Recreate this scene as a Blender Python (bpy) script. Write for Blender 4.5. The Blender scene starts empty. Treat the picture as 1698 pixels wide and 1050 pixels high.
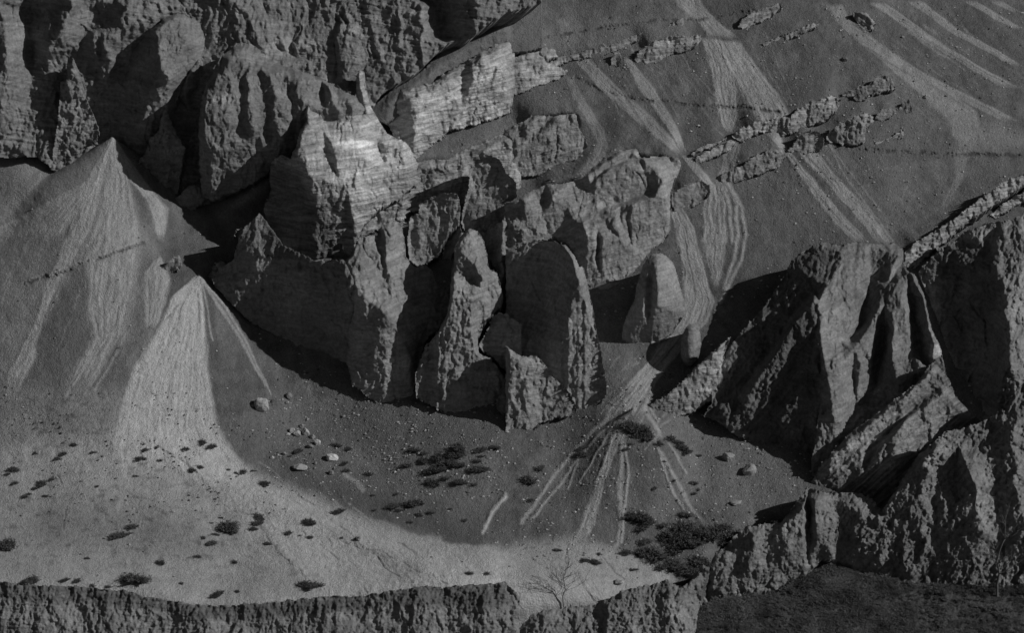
import bpy, math, random
import numpy as np
from mathutils import Vector
from mathutils.geometry import delaunay_2d_cdt
S = bpy.context.scene
COL = S.collection
R = math.radians
random.seed(7)

# ------------------------------------------------------------------ camera, sky, sun
PITCH = R(17.0)
DIST = 400.0
FPX = DIST / 0.0648                      # focal length in photograph pixels
FWD = np.array([0, math.cos(PITCH), -math.sin(PITCH)])
UPV = np.array([0, math.sin(PITCH), math.cos(PITCH)])
RGT = np.array([1.0, 0, 0])
CAM = -FWD * DIST + np.array([0, 0, 30.0])
cam = bpy.data.cameras.new('camera')
cam.sensor_fit = 'HORIZONTAL'
cam.sensor_width = 36.0
cam.lens = FPX / 1698.0 * 36.0
cam.clip_start = 1.0
cam.clip_end = 9000.0
camo = bpy.data.objects.new('camera', cam)
camo.location = CAM
camo.rotation_euler = (math.pi / 2 - PITCH, 0, 0)
COL.objects.link(camo)
S.camera = camo

SUN_EL, SUN_AZ = R(32.0), R(22.0)        # azimuth measured from +x towards the camera
sdir = Vector((math.cos(SUN_EL) * math.cos(SUN_AZ), -math.cos(SUN_EL) * math.sin(SUN_AZ), math.sin(SUN_EL)))
sun = bpy.data.lights.new('sun', 'SUN')
sun.energy = 4.2
sun.angle = R(0.6)
sun.color = (1, 1, 1)
suno = bpy.data.objects.new('sun', sun)
suno.rotation_euler = sdir.to_track_quat('Z', 'Y').to_euler()
COL.objects.link(suno)
W = bpy.data.worlds.new("World")
S.world = W
W.use_nodes = True
wn = W.node_tree
sky = wn.nodes.new('ShaderNodeTexSky')
sky.sky_type = 'NISHITA'
sky.sun_disc = False
sky.sun_elevation = SUN_EL
sky.sun_rotation = math.pi / 2 + SUN_AZ
bw = wn.nodes.new('ShaderNodeRGBToBW')   # the photograph is monochrome
wn.links.new(sky.outputs[0], bw.inputs[0])
wn.links.new(bw.outputs[0], wn.nodes['Background'].inputs[0])
wn.nodes['Background'].inputs[1].default_value = 0.032
S.view_settings.view_transform = 'Standard'
S.view_settings.look = 'None'
S.view_settings.exposure = -0.6
S.view_settings.gamma = 1.0
S.cycles.max_bounces = 5
S.cycles.use_denoising = True

# ------------------------------------------------------------------ small numeric helpers
rng = np.random.default_rng(11)
_perm = rng.permutation(512)
_perm = np.concatenate([_perm, _perm, _perm])
_ga = rng.random(512) * 2 * np.pi
_gx, _gy = np.cos(_ga), np.sin(_ga)

def perlin(x, y, seed=0):
    x = x + seed * 17.31; y = y + seed * 9.77
    xi = np.floor(x).astype(np.int64); yi = np.floor(y).astype(np.int64)
    xf = x - xi; yf = y - yi
    sx = xf * xf * xf * (xf * (xf * 6 - 15) + 10); sy = yf * yf * yf * (yf * (yf * 6 - 15) + 10)
    xi &= 511; yi &= 511
    x1 = (xi + 1) & 511; y1 = (yi + 1) & 511
    def g(a, b, dx, dy):
        h = _perm[_perm[a] + b]
        return _gx[h] * dx + _gy[h] * dy
    n00 = g(xi, yi, xf, yf); n10 = g(x1, yi, xf - 1, yf)
    n01 = g(xi, y1, xf, yf - 1); n11 = g(x1, y1, xf - 1, yf - 1)
    a = n00 + sx * (n10 - n00); b = n01 + sx * (n11 - n01)
    return (a + sy * (b - a)) * 1.5

def fbm(x, y, o=4, seed=0, rough=0.5, ridged=False):
    s = 0; a = 1.0; t = 0
    for i in range(o):
        n = perlin(x * 2 ** i, y * 2 ** i, seed + i * 3)
        if ridged: n = 1 - 2 * np.abs(n)
        s = s + a * n; t += a; a *= rough
    return s / t

def box(A, r, ax):
    if r < 1: return A
    n = A.shape[ax]
    P = np.pad(A, [(r + 1, r) if i == ax else (0, 0) for i in range(2)], mode='edge')
    c = np.cumsum(P, axis=ax, dtype=np.float64)
    hi = np.take(c, range(2 * r + 1, 2 * r + 1 + n), axis=ax); lo = np.take(c, range(0, n), axis=ax)
    return (hi - lo) / (2 * r + 1)

def blur(A, r):
    for k in range(2):
        A = box(box(A, r, 0), r, 1)
    return A

U0, U1, V0, V1 = -60, 1760, -60, 1160      # drafting grid, one cell per photograph pixel (6.5 cm)
GW, GH = U1 - U0, V1 - V0
GU, GV = np.meshgrid(np.arange(U0, U1, dtype=np.float64), np.arange(V0, V1, dtype=np.float64))
GX, GY = GU * 0.0648, GV * 0.0648          # metres

def samp(A, u, v):
    x = np.clip(u - U0, 0, GW - 1.001); y = np.clip(v - V0, 0, GH - 1.001)
    xi = x.astype(np.int64); yi = y.astype(np.int64); fx = x - xi; fy = y - yi
    return (A[yi, xi] * (1 - fx) + A[yi, xi + 1] * fx) * (1 - fy) + (A[yi + 1, xi] * (1 - fx) + A[yi + 1, xi + 1] * fx) * fy

def tin(pts, edges=(), outline=None, bbox=None):
    """Linear interpolation of (u, v, h) points over their constrained triangulation."""
    vs = [Vector((p[0], p[1])) for p in pts]
    faces = [list(range(outline))] if outline else []
    ov, oe, of, iv, ie, if_ = delaunay_2d_cdt(vs, list(edges), faces, 1 if outline else 0, 1e-4)
    hh = []
    P = np.array([(p[0], p[1], p[2]) for p in pts])
    for k, q in enumerate(ov):
        if iv[k]: hh.append(pts[iv[k][0]][2])
        else:
            d = np.hypot(P[:, 0] - q.x, P[:, 1] - q.y); i = np.argsort(d)[:2]
            w = 1 / (d[i] + .1); hh.append(float((P[i, 2] * w).sum() / w.sum()))
    u0, u1, v0, v1 = bbox
    A = np.full((v1 - v0, u1 - u0), np.nan)
    for f in of:
        for j in range(1, len(f) - 1):
            tri = (f[0], f[j], f[j + 1])
            (x0, y0), (x1, y1), (x2, y2) = [(ov[i].x, ov[i].y) for i in tri]
            h0, h1, h2 = [hh[i] for i in tri]
            den = (y1 - y2) * (x0 - x2) + (x2 - x1) * (y0 - y2)
            if abs(den) < 1e-6: continue
            a0 = max(u0, int(math.floor(min(x0, x1, x2)))); a1 = min(u1, int(math.ceil(max(x0, x1, x2))) + 1)
            b0 = max(v0, int(math.floor(min(y0, y1, y2)))); b1 = min(v1, int(math.ceil(max(y0, y1, y2))) + 1)
            if a1 <= a0 or b1 <= b0: continue
            X, Y = np.meshgrid(np.arange(a0, a1), np.arange(b0, b1))
            l0 = ((y1 - y2) * (X - x2) + (x2 - x1) * (Y - y2)) / den
            l1 = ((y2 - y0) * (X - x2) + (x0 - x2) * (Y - y2)) / den
            l2 = 1 - l0 - l1
            m = (l0 >= -1e-3) & (l1 >= -1e-3) & (l2 >= -1e-3)
            sub = A[b0 - v0:b1 - v0, a0 - u0:a1 - u0]
            sub[m] = (l0 * h0 + l1 * h1 + l2 * h2)[m]
    return A

def inside(poly, U, V):
    r = np.zeros(U.shape, bool); n = len(poly)
    for i in range(n):
        x0, y0 = poly[i][:2]; x1, y1 = poly[(i + 1) % n][:2]
        if y0 == y1: continue
        c = ((y0 > V) != (y1 > V)) & (U < (x1 - x0) * (V - y0) / (y1 - y0) + x0)
        r ^= c
    return r

def window(pts, pad):
    a = max(0, int(min(p[0] for p in pts) - pad - U0)); b = min(GW, int(max(p[0] for p in pts) + pad - U0))
    c = max(0, int(min(p[1] for p in pts) - pad - V0)); d = min(GH, int(max(p[1] for p in pts) + pad - V0))
    return slice(c, d), slice(a, b)

def polydist(pts, U, V):
    """distance to a polyline, and the interpolated third coordinate at the nearest point."""
    D = np.full(U.shape, 1e9); K = np.zeros(U.shape)
    for i in range(len(pts) - 1):
        x0, y0 = pts[i][:2]; x1, y1 = pts[i + 1][:2]
        k0 = pts[i][2] if len(pts[i]) > 2 else 1; k1 = pts[i + 1][2] if len(pts[i + 1]) > 2 else 1
        L = (x1 - x0) ** 2 + (y1 - y0) ** 2 + 1e-9
        t = np.clip(((U - x0) * (x1 - x0) + (V - y0) * (y1 - y0)) / L, 0, 1)
        d = np.hypot(U - x0 - t * (x1 - x0), V - y0 - t * (y1 - y0))
        m = d < D
        D[m] = d[m]; K[m] = (k0 + t * (k1 - k0))[m]
    return D, K

def world(u, v, t):
    u = np.asarray(u, float); v = np.asarray(v, float); t = np.asarray(t, float)
    a = (u - 849) / FPX; b = (525 - v) / FPX
    return CAM + t[..., None] * (FWD + a[..., None] * RGT + b[..., None] * UPV)

# ------------------------------------------------------------------ shared noise fields on the drafting grid
WU = fbm(GX / 2.2, GY / 2.2, 4, 1) ; WV = fbm(GX / 2.2, GY / 2.2, 4, 2)     # edge wander
N_big = fbm(GX / 9, GY / 9, 5, 21)
N_mid = fbm(GX / 2.0, GY / 2.0, 5, 22, .55)
N_fine = fbm(GX / .5, GY / .5, 3, 23, .6)
N_rid = fbm(GX / 3.0, GY / 4.5, 5, 24, .55, True)
N_flute = .5 * fbm(GX / 1.1 + .8 * WU, GY / 9, 4, 25, .55, True) + .9 * fbm(GX / .9 + .8 * WU, GY / 11, 4, 35, .6)
N_tiny = fbm(GX / .22, GY / .22, 2, 26, .6)
N_rill = fbm(GX / .42 + .6 * WU, GY / 3.2, 4, 27, .6)
_c1 = perlin(GX / 2.2 + .5 * WU, GY / 9 + .3 * WV, 28)
N_crack = np.clip(1 - np.abs(_c1) * 18, 0, 1) * np.clip(perlin(GX / 3, GY / 3, 30) * 4 - .4, 0, 1)

def facets(x, y, seed):
    """broken, flat-faced relief: every cell of a jittered lattice is a small tilted plane"""
    r = np.random.default_rng(seed)
    jx, jy, of, ga, gb = [r.random((256, 256)) for _ in range(5)]
    xi = np.floor(x).astype(np.int64); yi = np.floor(y).astype(np.int64)
    best = np.full(x.shape, 1e9); out = np.zeros(x.shape)
    for dy in (-1, 0, 1):
        for dx in (-1, 0, 1):
            cx, cy = xi + dx, yi + dy; a, b = cy & 255, cx & 255
            px, py = cx + jx[a, b], cy + jy[a, b]
            d = (x - px) ** 2 + (y - py) ** 2
            m = d < best
            val = (of[a, b] - .5) + (ga[a, b] - .5) * 1.9 * (x - px) + (gb[a, b] - .5) * 1.5 * (y - py)
            best = np.where(m, d, best); out = np.where(m, val, out)
    return out
_fx = GX + .28 * WU + .05 * N_fine + .25 * GY; _fy = GY + .28 * WV + .05 * N_fine - .2 * GX
N_fac1 = box(box(facets(_fx / 1.9, _fy / 3.0, 61), 1, 0), 1, 1)
N_fac2 = facets(_fx / .62 + 3, _fy / 1.25, 62)
N_fac3 = facets((_fx + .3 * _fy) / .26, (_fy - .3 * _fx) / .40, 63)
N_ribs = fbm((GX - .30 * GY) / 2.5 + .5 * WU, GY / 8 + .3 * WV, 3, 36, .55, True) - .15
N_rib2 = fbm((GX + .25 * GY) / 1.3 + .5 * WU, GY / 6, 3, 37, .55, True) - .15

def soft(mask, r): return blur(mask.astype(float), r)

# ------------------------------------------------------------------ the ground: depth of the hillside on the drafting grid
TP = [(-60,1160,376),(-60,968,374),(-60,850,391),(-60,720,403),(-60,560,411),(-60,350,423),(-60,230,430),(-60,-60,436),
 (200,1160,376),(200,975,374),(200,850,389),(200,720,401),(200,560,410),(200,350,421),(200,230,429),(200,-60,436),
 (380,1160,376),(380,1003,373),(380,850,390),(380,740,401.5),(380,560,411),(380,350,423),(380,230,430),(380,-60,437),
 (560,1160,376),(560,985,374),(560,850,391),(560,690,404),(560,560,410),(560,350,421),(560,170,430),(560,-60,438),
 (740,1160,376),(740,970,374),(740,890,385),(740,690,402),(740,560,409),(740,350,420),(740,190,430),(740,-60,439),
 (850,1160,377),(850,985,374.5),(850,900,384),(850,690,401),(850,350,419),(850,190,428),(850,-60,438),
 (1010,1160,379),(1010,985,377),(960,905,384),(930,690,402),(1010,560,407.5),(1010,350,419),(1010,-60,439),
 (1050,690,398.5),(1080,910,385),(1110,965,380),(1165,1160,392),(1205,1000,389),(1168,930,383),(1205,880,386.5),(1180,690,402),
 (1290,1160,396),(1300,955,393),(1290,850,389),(1335,800,392),(1345,700,400),(1200,350,418.5),(1210,-60,439),
 (1450,1160,394),(1450,970,388),(1450,800,394),(1450,690,400),(1450,400,415.5),(1450,200,426),(1450,-60,441),
 (1760,1160,391),(1760,970,389),(1760,800,394),(1760,690,401),(1760,400,418),(1760,200,430),(1760,-60,446)]
T = tin(TP, bbox=(U0, U1, V0, V1))
T = np.where(np.isnan(T), 400.0, T)
T = blur(T, 16)

def cone(u, v, t, slope, depth=0.0):
    """the depth at which each ray meets a real scree cone with its apex at (u, v, t)"""
    m = math.tan(R(slope)); cp, sp = math.cos(PITCH), math.sin(PITCH)
    X = (GU - u) * .0648; Vv = (v - GV) * .0648
    # y = T*cp + V*sp ; z = V*cp - T*sp, relative to the apex; z = -m*sqrt(X^2+y^2)
    a = sp * sp - m * m * cp * cp
    b = -2 * Vv * cp * sp - 2 * m * m * cp * Vv * sp
    c = (Vv * cp) ** 2 - m * m * (X ** 2 + (Vv * sp) ** 2)
    D = b * b - 4 * a * c
    ok = D >= 0
    q = np.sqrt(np.where(ok, D, 0))
    r1 = (-b + q) / (2 * a); r2 = (-b - q) / (2 * a)
    rr = np.minimum(r1, r2)
    z = Vv * cp - rr * sp
    return np.where(ok & (z <= 0.01), t + rr, 1e9)

def smin(A, B, k):
    h = np.clip(.5 + .5 * (B - A) / k, 0, 1)
    return np.where(B > 1e8, A, B * (1 - h) + A * h - k * h * (1 - h))

C1 = cone(185, 226, 423.8, 34.5)
C2 = cone(330, 457, 413.6, 34.5)
C3 = cone(1050, 678, 397.6, 33.0)
C4 = cone(262, 428, 414.6, 36)
C3 = C3 + 25 * soft(inside([(850,1010),(1000,1004),(1080,968),(1120,960),(1168,925),(1205,890),(1245,880),(1295,870),(1345,790),(1800,790),(1800,1200),(850,1200)], GU, GV), 6)
C1m, C2m = C1 < T, C2 < T
for C_ in (C1, C4, C2, C3):
    T = smin(T, C_, 1.0)
# the saddle between the two big cones
def bump(u, v, ru, rv, h, rot=0):
    c, s = math.cos(R(rot)), math.sin(R(rot))
    x = (GU - u) * c + (GV - v) * s; y = -(GU - u) * s + (GV - v) * c
    return h * np.exp(-(x / ru) ** 2 - (y / rv) ** 2)
T -= bump(40, 290, 60, 50, 2.2, 0)           # small scree heap at the left edge
T -= bump(440, 300, 110, 22, 3.0, -35)       # pale ramp below the great wall
T += bump(300, 390, 50, 40, 2.0, -30)
T += bump(640, 780, 150, 60, 1.6, 25)       # gravel hollow beyond the fan
T -= bump(560, 880, 260, 18, .9, 22)
T -= bump(130, 840, 70, 60, .8, 0)
T -= bump(290, 860, 60, 70, .6, 0)
T -= bump(900, 950, 120, 40, .8, 0)
T -= bump(820, 930, 60, 30, 1.0, 30)
T += .55 * N_big * 1.2
# a gentle diagonal ribbing of the gravel
T += .10 * N_mid
# gravel banked up level with the tops of the ledges
def bench(pts, h, width=45):
    w = window(pts, width * 2.2)
    n_ = len(pts); pts = [(q[0], q[1], 0.0 if i in (0, n_ - 1) else 1.0) for i, q in enumerate(pts)]
    if n_ == 3: pts[1] = pts[1][:2] + (.9,)
    d, k = polydist(pts, GU[w], GV[w])
    k = k * k * (3 - 2 * k)
    p = sorted(pts); lv = np.interp(GU[w], [q[0] for q in p], [q[1] for q in p])
    up = soft((GV[w] < lv + 2), 2)
    T[w] -= blur(h * .75 * k * np.exp(-(d / width) ** 2) * up, 5) * (1 + .25 * N_mid[w])
for pl_, h_, w_ in [([(1225,222),(1255,206),(1307,199),(1337,180),(1370,165),(1390,165)],1.9,40),([(1408,153),(1440,142),(1463,127),(1480,134)],1.3,30),([(1203,287),(1243,268),(1282,250),(1300,252)],1.9,40),
    ([(1160,257),(1190,244),(1214,234)],1.2,26),([(1062,85),(1085,71),(1123,63),(1158,61)],2.0,40),([(1118,322),(1140,310),(1163,303),(1178,308)],1.6,26),([(862,212),(892,194),(952,190),(970,225)],2.4,45),
    ([(880,318),(925,306),(970,290),(1000,268),(1037,250),(1062,262),(1105,261),(1125,264)],2.6,50),([(1378,222),(1405,202),(1430,190),(1448,192)],1.6,28),([(1455,190),(1468,181),(1486,184)],1.0,20),([(1318,238),(1330,220),(1357,221)],1.6,22),
    ([(1506,420),(1524,405),(1570,375),(1622,338),(1670,304),(1720,284)],1.6,35),([(1228,40),(1258,20),(1290,10)],1.2,30),([(1265,72),(1317,54),(1350,40)],.8,26),([(865,95),(885,80),(922,84)],1.3,30),([(1495,175),(1508,166)],.8,14),([(640,292),(690,266),(740,262),(800,236),(850,212)],1.6,40)]:
    bench(pl_, h_, w_)
TB = T.copy()                                # ground without the small wear

# ------------------------------------------------------------------ wear and colour of the ground (real silt and gravel)
GRAV, MID, SILT = .13, .25, .45
ALB = GRAV * (1 + .45 * N_big + .30 * N_mid)
_ang = np.where(GU > 850, R(38), R(8)); _ac = GX * np.cos(_ang) - GY * np.sin(_ang); _al = GX * np.sin(_ang) + GY * np.cos(_ang)
ALB *= 1 + .30 * fbm(_ac / .9, _al / 11, 4, 91, .6)

def area(poly, val, edge=4, wander=6, amt=1.0, mul=False):
    global ALB
    w = window(poly, 40)
    m = soft(inside(poly, GU[w] + wander * WU[w], GV[w] + wander * WV[w]), edge) * amt
    ALB[w] = ALB[w] * (1 + m * (val - 1)) if mul else ALB[w] * (1 - m) + val * m

def curve_u(c, v):
    c = sorted(c, key=lambda p: p[1])
    return np.interp(v, [p[1] for p in c], [p[0] for p in c])

def ribbon(left, right, val=SILT, streak=9, depth=.10, amt=.9, edge=.06, seed=0, fray=.25, long=60, gaps=.28):
    """a run of pale silt between two curves: streaks follow the fall line, with shallow runnels"""
    global ALB, T
    w = window(left + right, 8)
    U, V = GU[w], GV[w]
    v0, v1 = max(left[0][1], right[0][1]), min(left[-1][1], right[-1][1])
    ul = curve_u(left, V); ur = curve_u(right, V); wd = np.maximum(ur - ul, 1.5)
    s = (U + 4.5 * WU[w] + 1.2 * N_fine[w] - ul) / wd
    n = fbm(s * streak * (1 + .25 * s) + .5 * N_big[w] + seed * 7.7, V / long, 4, 40 + seed, .65)
    n2 = perlin(s * streak * 3.1 + seed, V / (long * .5), 60 + seed)
    top = np.clip((V - v0 + 3) / 6, 0, 1)
    bot = np.clip((v1 - V) / max(6, .10 * (v1 - v0)) + fray * n2, 0, 1)
    m = np.clip((s + .3 * edge * n) / edge + .2, 0, 1) * np.clip((1 - s + .3 * edge * n) / edge + .2, 0, 1) * top * bot
    g = np.clip(1 - gaps * np.clip(-n * 3.0 + .1, 0, 1.6), 0, 1)
    m = m * amt
    ALB[w] = ALB[w] * (1 - m * g) + val * (1 + .13 * n + .08 * n2) * m * g
    T[w] += depth * (np.abs(n2) * .3 + n * .75) * m - depth * .4 * m

def track(pts, width=4, val=SILT, h=.0, amt=.9, dots=0, wob=2.5, seed=0):
    """one narrow run, line of prints or rill"""
    global ALB, T
    w = window(pts, width * 3 + 10)
    U = GU[w] + wob * WU[w]; V = GV[w] + wob * WV[w]
    d, k = polydist(pts, U, V)
    m = np.clip(1.3 - d / (width * k * .5 + .3), 0, 1) * amt
    if dots: m = m * np.clip(.45 + 1.4 * perlin(GU[w] / dots, GV[w] / (dots * .7), 80 + seed) + 1.6 * perlin(GU[w] / (dots * 4), GV[w] / (dots * 4), 85 + seed), 0, 1)
    ALB[w] = ALB[w] * (1 - m) + val * (1 + .2 * N_fine[w]) * m
    T[w] -= h * m * np.clip((np.hypot(GU[w] - 1050, GV[w] - 690) - 25) / 45, 0.1, 1)

# left: the debris fan and the scree
area([(-60,300),(-60,655),(200,655),(262,545),(240,470),(262,420),(225,350),(190,228),(178,228),(60,300)], .29, 10, 10, .8)
area([(35,645),(60,560),(95,480),(150,440),(150,520),(200,560),(190,640),(150,665)], .145, 6, 16, .9)
area([(228,380),(262,440),(240,500),(238,560),(200,660),(160,655),(215,560),(235,470)], .15, 6, 10, .8)
area([(188,240),(215,300),(232,350),(222,380),(205,320)], .16, 4, 6, .7)
area([(-60,655),(200,655),(190,705),(330,740),(430,790),(560,842),(700,885),(770,905),(900,925),(900,1160),(-60,1160)], .36, 8, 10)
area([(-60,640),(200,640),(190,700),(120,735),(-60,720)], .22, 12, 14, .8)
area([(60,830),(250,840),(400,900),(330,925),(60,905)], .235, 16, 14, .7)
area([(230,700),(340,735),(440,800),(560,850),(700,895),(838,912),(950,900),(1060,935),(1100,965),(1000,1010),(560,990),(500,930),(420,830),(300,760)], .47, 14, 10, .9)
area([(366,690),(366,732),(400,758),(440,776),(500,800),(560,832),(640,866),(700,886),(760,903),(800,908),(850,895),(850,690),(600,660)], .14, 2, 17, .95)
area([(560,740),(700,730),(838,740),(838,850),(760,850),(640,810)], .19, 10, 12, .7)
area([(380,735),(480,762),(620,820),(800,895),(780,902),(640,860),(500,800)], .11, 5, 8, .6)
area([(205,700),(268,700),(260,730),(400,800),(480,880),(540,960),(500,960),(440,880),(380,820),(240,745)], .46, 5, 6, .55)
area([(-60,700),(30,700),(60,735),(-60,740)], .26, 6, 6, .7)
area([(-60,230),(-60,300),(20,320),(85,270),(60,235),(22,225)], .25, 5, 6)
area([(330,300),(440,285),(480,262),(440,330),(380,345),(330,345)], .23, 6, 6)
ribbon([(184,226),(140,300),(60,345),(-50,400)], [(188,226),(160,310),(95,400),(5,470)], .40, 12, .22, .8, seed=1, fray=.5)
ribbon([(184,228),(150,310),(118,375),(75,470),(55,540),(12,620),(5,700)], [(190,228),(168,310),(152,380),(105,455),(70,530),(58,600),(24,665)], .42, 5, .15, .85, .15, 2)
ribbon([(186,228),(170,320),(142,420),(140,500),(150,560),(100,650)], [(194,228),(225,330),(235,400),(222,480),(200,560),(140,665)], .37, 9, .20, .75, .15, 3, .8, 90)
ribbon([(190,235),(215,300),(240,330),(262,400)], [(200,240),(240,300),(280,345),(272,410)], .38, 5, .2, .8, .2, 4)
ribbon([(262,426),(240,452),(236,500),(238,545)], [(266,426),(284,462),(278,500),(250,560)], .36, 6, .2, .9, .12, 5)
ribbon([(328,456),(288,488),(262,545),(226,600),(208,640),(194,690),(188,735),(180,790)], [(333,456),(340,520),(346,600),(356,660),(364,705),(385,745),(430,800)], .46, 17, .11, .97, .06, 6, .6, 130, .12)
for k, pl in enumerate([[(180,500),(160,560),(120,640)],[(200,520),(170,590),(140,655)],[(205,560),(180,610),(155,650)],[(150,590),(125,630),(105,660)]]):
    track(pl, 4, .32, .05, .8, 0, 3, k)
for k, pl in enumerate([[(334,462),(360,505),(395,555),(440,640,.6)],[(336,462),(372,508),(405,560),(450,655,.4)],[(334,465),(345,520),(352,565)]]):
    track(pl, 6 - 1.5 * k, .34, .08, .8, 0, 2.5, k)
for k, pl in enumerate([[(300,500),(275,530),(262,548)],[(322,470),(300,510),(290,560)],[(322,480),(318,560),(316,600)],[(246,440),(247,500),(245,545)],[(327,470),(330,540),(331,600)]]):
    track(pl, 2.2, .17, -.12, .8, 14, 2, k)
track([(38,472),(110,448),(175,425),(236,405)], 7, .10, -.25, .9, 3.2, 6, 1)
track([(38,466),(110,442),(175,419),(236,399)], 4, .33, .12, .6, 5, 6, 2)
track([(225,678),(300,682),(360,676)], 2.5, .22, -.08, .7, 3, 3, 3)
for k, pl in enumerate([[(95,790),(108,820),(110,850),(108,880)],[(213,815),(232,830),(225,850)],[(262,690),(252,735),(290,757),(335,790),(345,830),(420,860),(470,925),(540,980)],[(440,850),(455,880),(480,935),(530,975)],
        [(282,975),(276,945),(330,915)],[(470,800),(560,870),(640,940),(700,985)],[(560,900),(640,920),(700,950),(750,970)],[(500,880),(600,960),(610,985)],[(660,900),(720,940),(755,975)]]):
    track(pl, 2.6, .17, -.16, .75, 9, 7, k)
for k, pl in enumerate([[(255,735),(310,762),(350,800),(380,850),(440,870),(470,920),(520,965)],[(560,880),(640,925),(690,965)],[(445,860),(480,930),(545,985)],[(690,895),(800,912),(860,930)],[(838,825),(815,850),(800,880)]]):
    track(pl, 9, .42, .10, .6, 0, 8, k)
track([(838,822),(815,850),(800,882)], 8, .40, .25, .9, 0, 6, 1)
track([(570,785),(590,800),(600,815)], 8, .34, .12, .8, 0, 5, 1)
area([(690,690),(838,700),(838,760),(700,740),(600,700)], .14, 10, 10, .8)
area([(690,215),(838,180),(880,230),(838,262),(720,275),(675,300)], .19, 4, 5)

# right: streaks of silt down the gravel
area([(1200,680),(1330,800),(1250,860),(1150,830),(1080,700)], .20, 10, 12, .6)
area([(863,905),(960,895),(1080,930),(1120,965),(1010,1010),(863,1010),(850,905)], .34, 5, 10, .8)
area([(863,960),(900,985),(940,1010),(840,1010),(840,950)], .38, 5, 6, .7)
area([(863,120),(960,140),(990,250),(900,190),(863,215)], .19, 10, 10, .6)
area([(1265,175),(1340,130),(1480,90),(1560,190),(1500,330),(1420,380),(1330,240)], .155, 12, 10, .6)
area([(863,40),(1120,20),(1150,50),(1000,95),(863,80)], .19, 10, 10, .8)
area([(1150,180),(1320,330),(1430,400),(1240,450),(1165,330)], .135, 12, 10, .6)
ribbon([(1118,-40),(1122,8),(1150,32),(1168,52),(1172,64)], [(1150,-40),(1165,8),(1205,48),(1228,62),(1224,70)], .34, 7, .15, .85, .12, 7, .2, 40)
ribbon([(1162,64),(1176,110),(1183,150),(1187,185),(1196,208),(1208,224)], [(1195,64),(1214,115),(1222,160),(1222,190),(1218,208),(1212,224)], .35, 9, .22, .9, .08, 8, .1, 60)
ribbon([(1180,64),(1212,125),(1238,170),(1256,200),(1268,218)], [(1226,68),(1262,118),(1288,152),(1302,178),(1309,190),(1300,215)], .36, 11, .2, .9, .08, 9, .1, 60)
ribbon([(1255,196),(1270,220),(1296,250)], [(1300,190),(1295,225),(1310,252)], .35, 5, .15, .8, .15, 10, .1, 40)
ribbon([(1206,224),(1200,250),(1195,275),(1186,310)], [(1222,228),(1229,242),(1222,270),(1200,312)], .33, 6, .2, .85, .12, 11, .2, 40)
ribbon([(1170,302),(1165,340),(1165,400),(1172,440),(1186,478)], [(1200,306),(1206,340),(1207,390),(1199,440),(1192,480)], .33, 7, .25, .9, .1, 12, .2, 60, .6)
for k, pl in enumerate([[(1203,305),(1219,340),(1222,390),(1215,430),(1200,480)],[(1208,305),(1228,345),(1235,390),(1228,430),(1208,475),(1194,500)],[(1200,310),(1210,350),(1213,400)]]):
    track(pl, 7, .33, .14, .9, 0, 3, k)
ribbon([(1128,345),(1112,352),(1122,400),(1132,450),(1134,500),(1120,540),(1100,562)], [(1132,345),(1152,378),(1165,430),(1176,478),(1186,500),(1172,535),(1138,566)], .33, 9, .28, .9, .08, 13, .2, 60, .5)
ribbon([(1105,555),(1085,585),(1058,615),(1030,650),(985,692)], [(1155,545),(1130,580),(1105,612),(1085,645),(1068,692)], .35, 9, .25, .9, .08, 14, .2, 60, .9)
ribbon([(1128,258),(1140,275),(1160,295),(1172,310)], [(1142,258),(1160,275),(1178,297),(1190,312)], .35, 4, .1, .85, .15, 15)
ribbon([(948,96),(990,145),(1050,195),(1095,235),(1124,258)], [(978,96),(1030,150),(1085,195),(1118,232),(1134,258)], .31, 6, .16, .8, .12, 16, .2, 70)
ribbon([(1033,97),(1058,145),(1085,180),(1115,225),(1132,256)], [(1044,97),(1085,145),(1105,178),(1130,225),(1140,256)], .33, 5, .16, .85, .12, 17, .2, 60)
ribbon([(934,128),(958,175),(976,210),(988,238),(970,270),(946,300)], [(950,128),(982,185),(1002,215),(1008,245),(990,280),(968,300)], .27, 6, .15, .7, .15, 18, .4, 60)
ribbon([(925,30),(930,60),(955,100)], [(940,30),(955,60),(985,105)], .25, 4, .1, .6, .2, 19, .4, 40)
ribbon([(1298,252),(1335,305),(1378,365),(1420,405)], [(1312,252),(1350,298),(1395,352),(1444,405)], .34, 5, .2, .85, .12, 20, .1, 60, .6)
ribbon([(1322,252),(1362,296),(1408,345),(1455,405)], [(1356,252),(1385,290),(1435,340),(1480,405)], .34, 5, .2, .85, .12, 21, .1, 60, .5)
for k, pl in enumerate([[(1370,232),(1400,290),(1440,345),(1480,400)],[(1372,236),(1420,300),(1460,350)]]):
    track(pl, 3, .26, .06, .8, 0, 3, k)
ribbon([(1368,8),(1388,38),(1450,92),(1530,160),(1575,205),(1584,250)], [(1398,8),(1412,40),(1490,92),(1560,142),(1620,185),(1640,250)], .30, 5, .1, .8, .12, 22, .5, 90, .3)
ribbon([(1440,5),(1540,72),(1620,120),(1700,168)], [(1470,5),(1572,78),(1640,118),(1700,148)], .32, 4, .1, .85, .12, 23, .1, 90, .6)
ribbon([(1470,95),(1560,150),(1640,190),(1700,216)], [(1476,88),(1575,142),(1650,178),(1700,204)], .29, 3, .08, .8, .15, 24, .1, 90, .3)
ribbon([(1505,2),(1580,55),(1640,88),(1700,122)], [(1530,2),(1590,48),(1650,80),(1700,110)], .31, 3, .08, .85, .15, 25, .1, 90, .3)
ribbon([(1600,2),(1650,32),(1700,58)], [(1615,-2),(1660,26),(1700,48)], .30, 3, .05, .8, .15, 26, .1, 90, .3)
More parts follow.
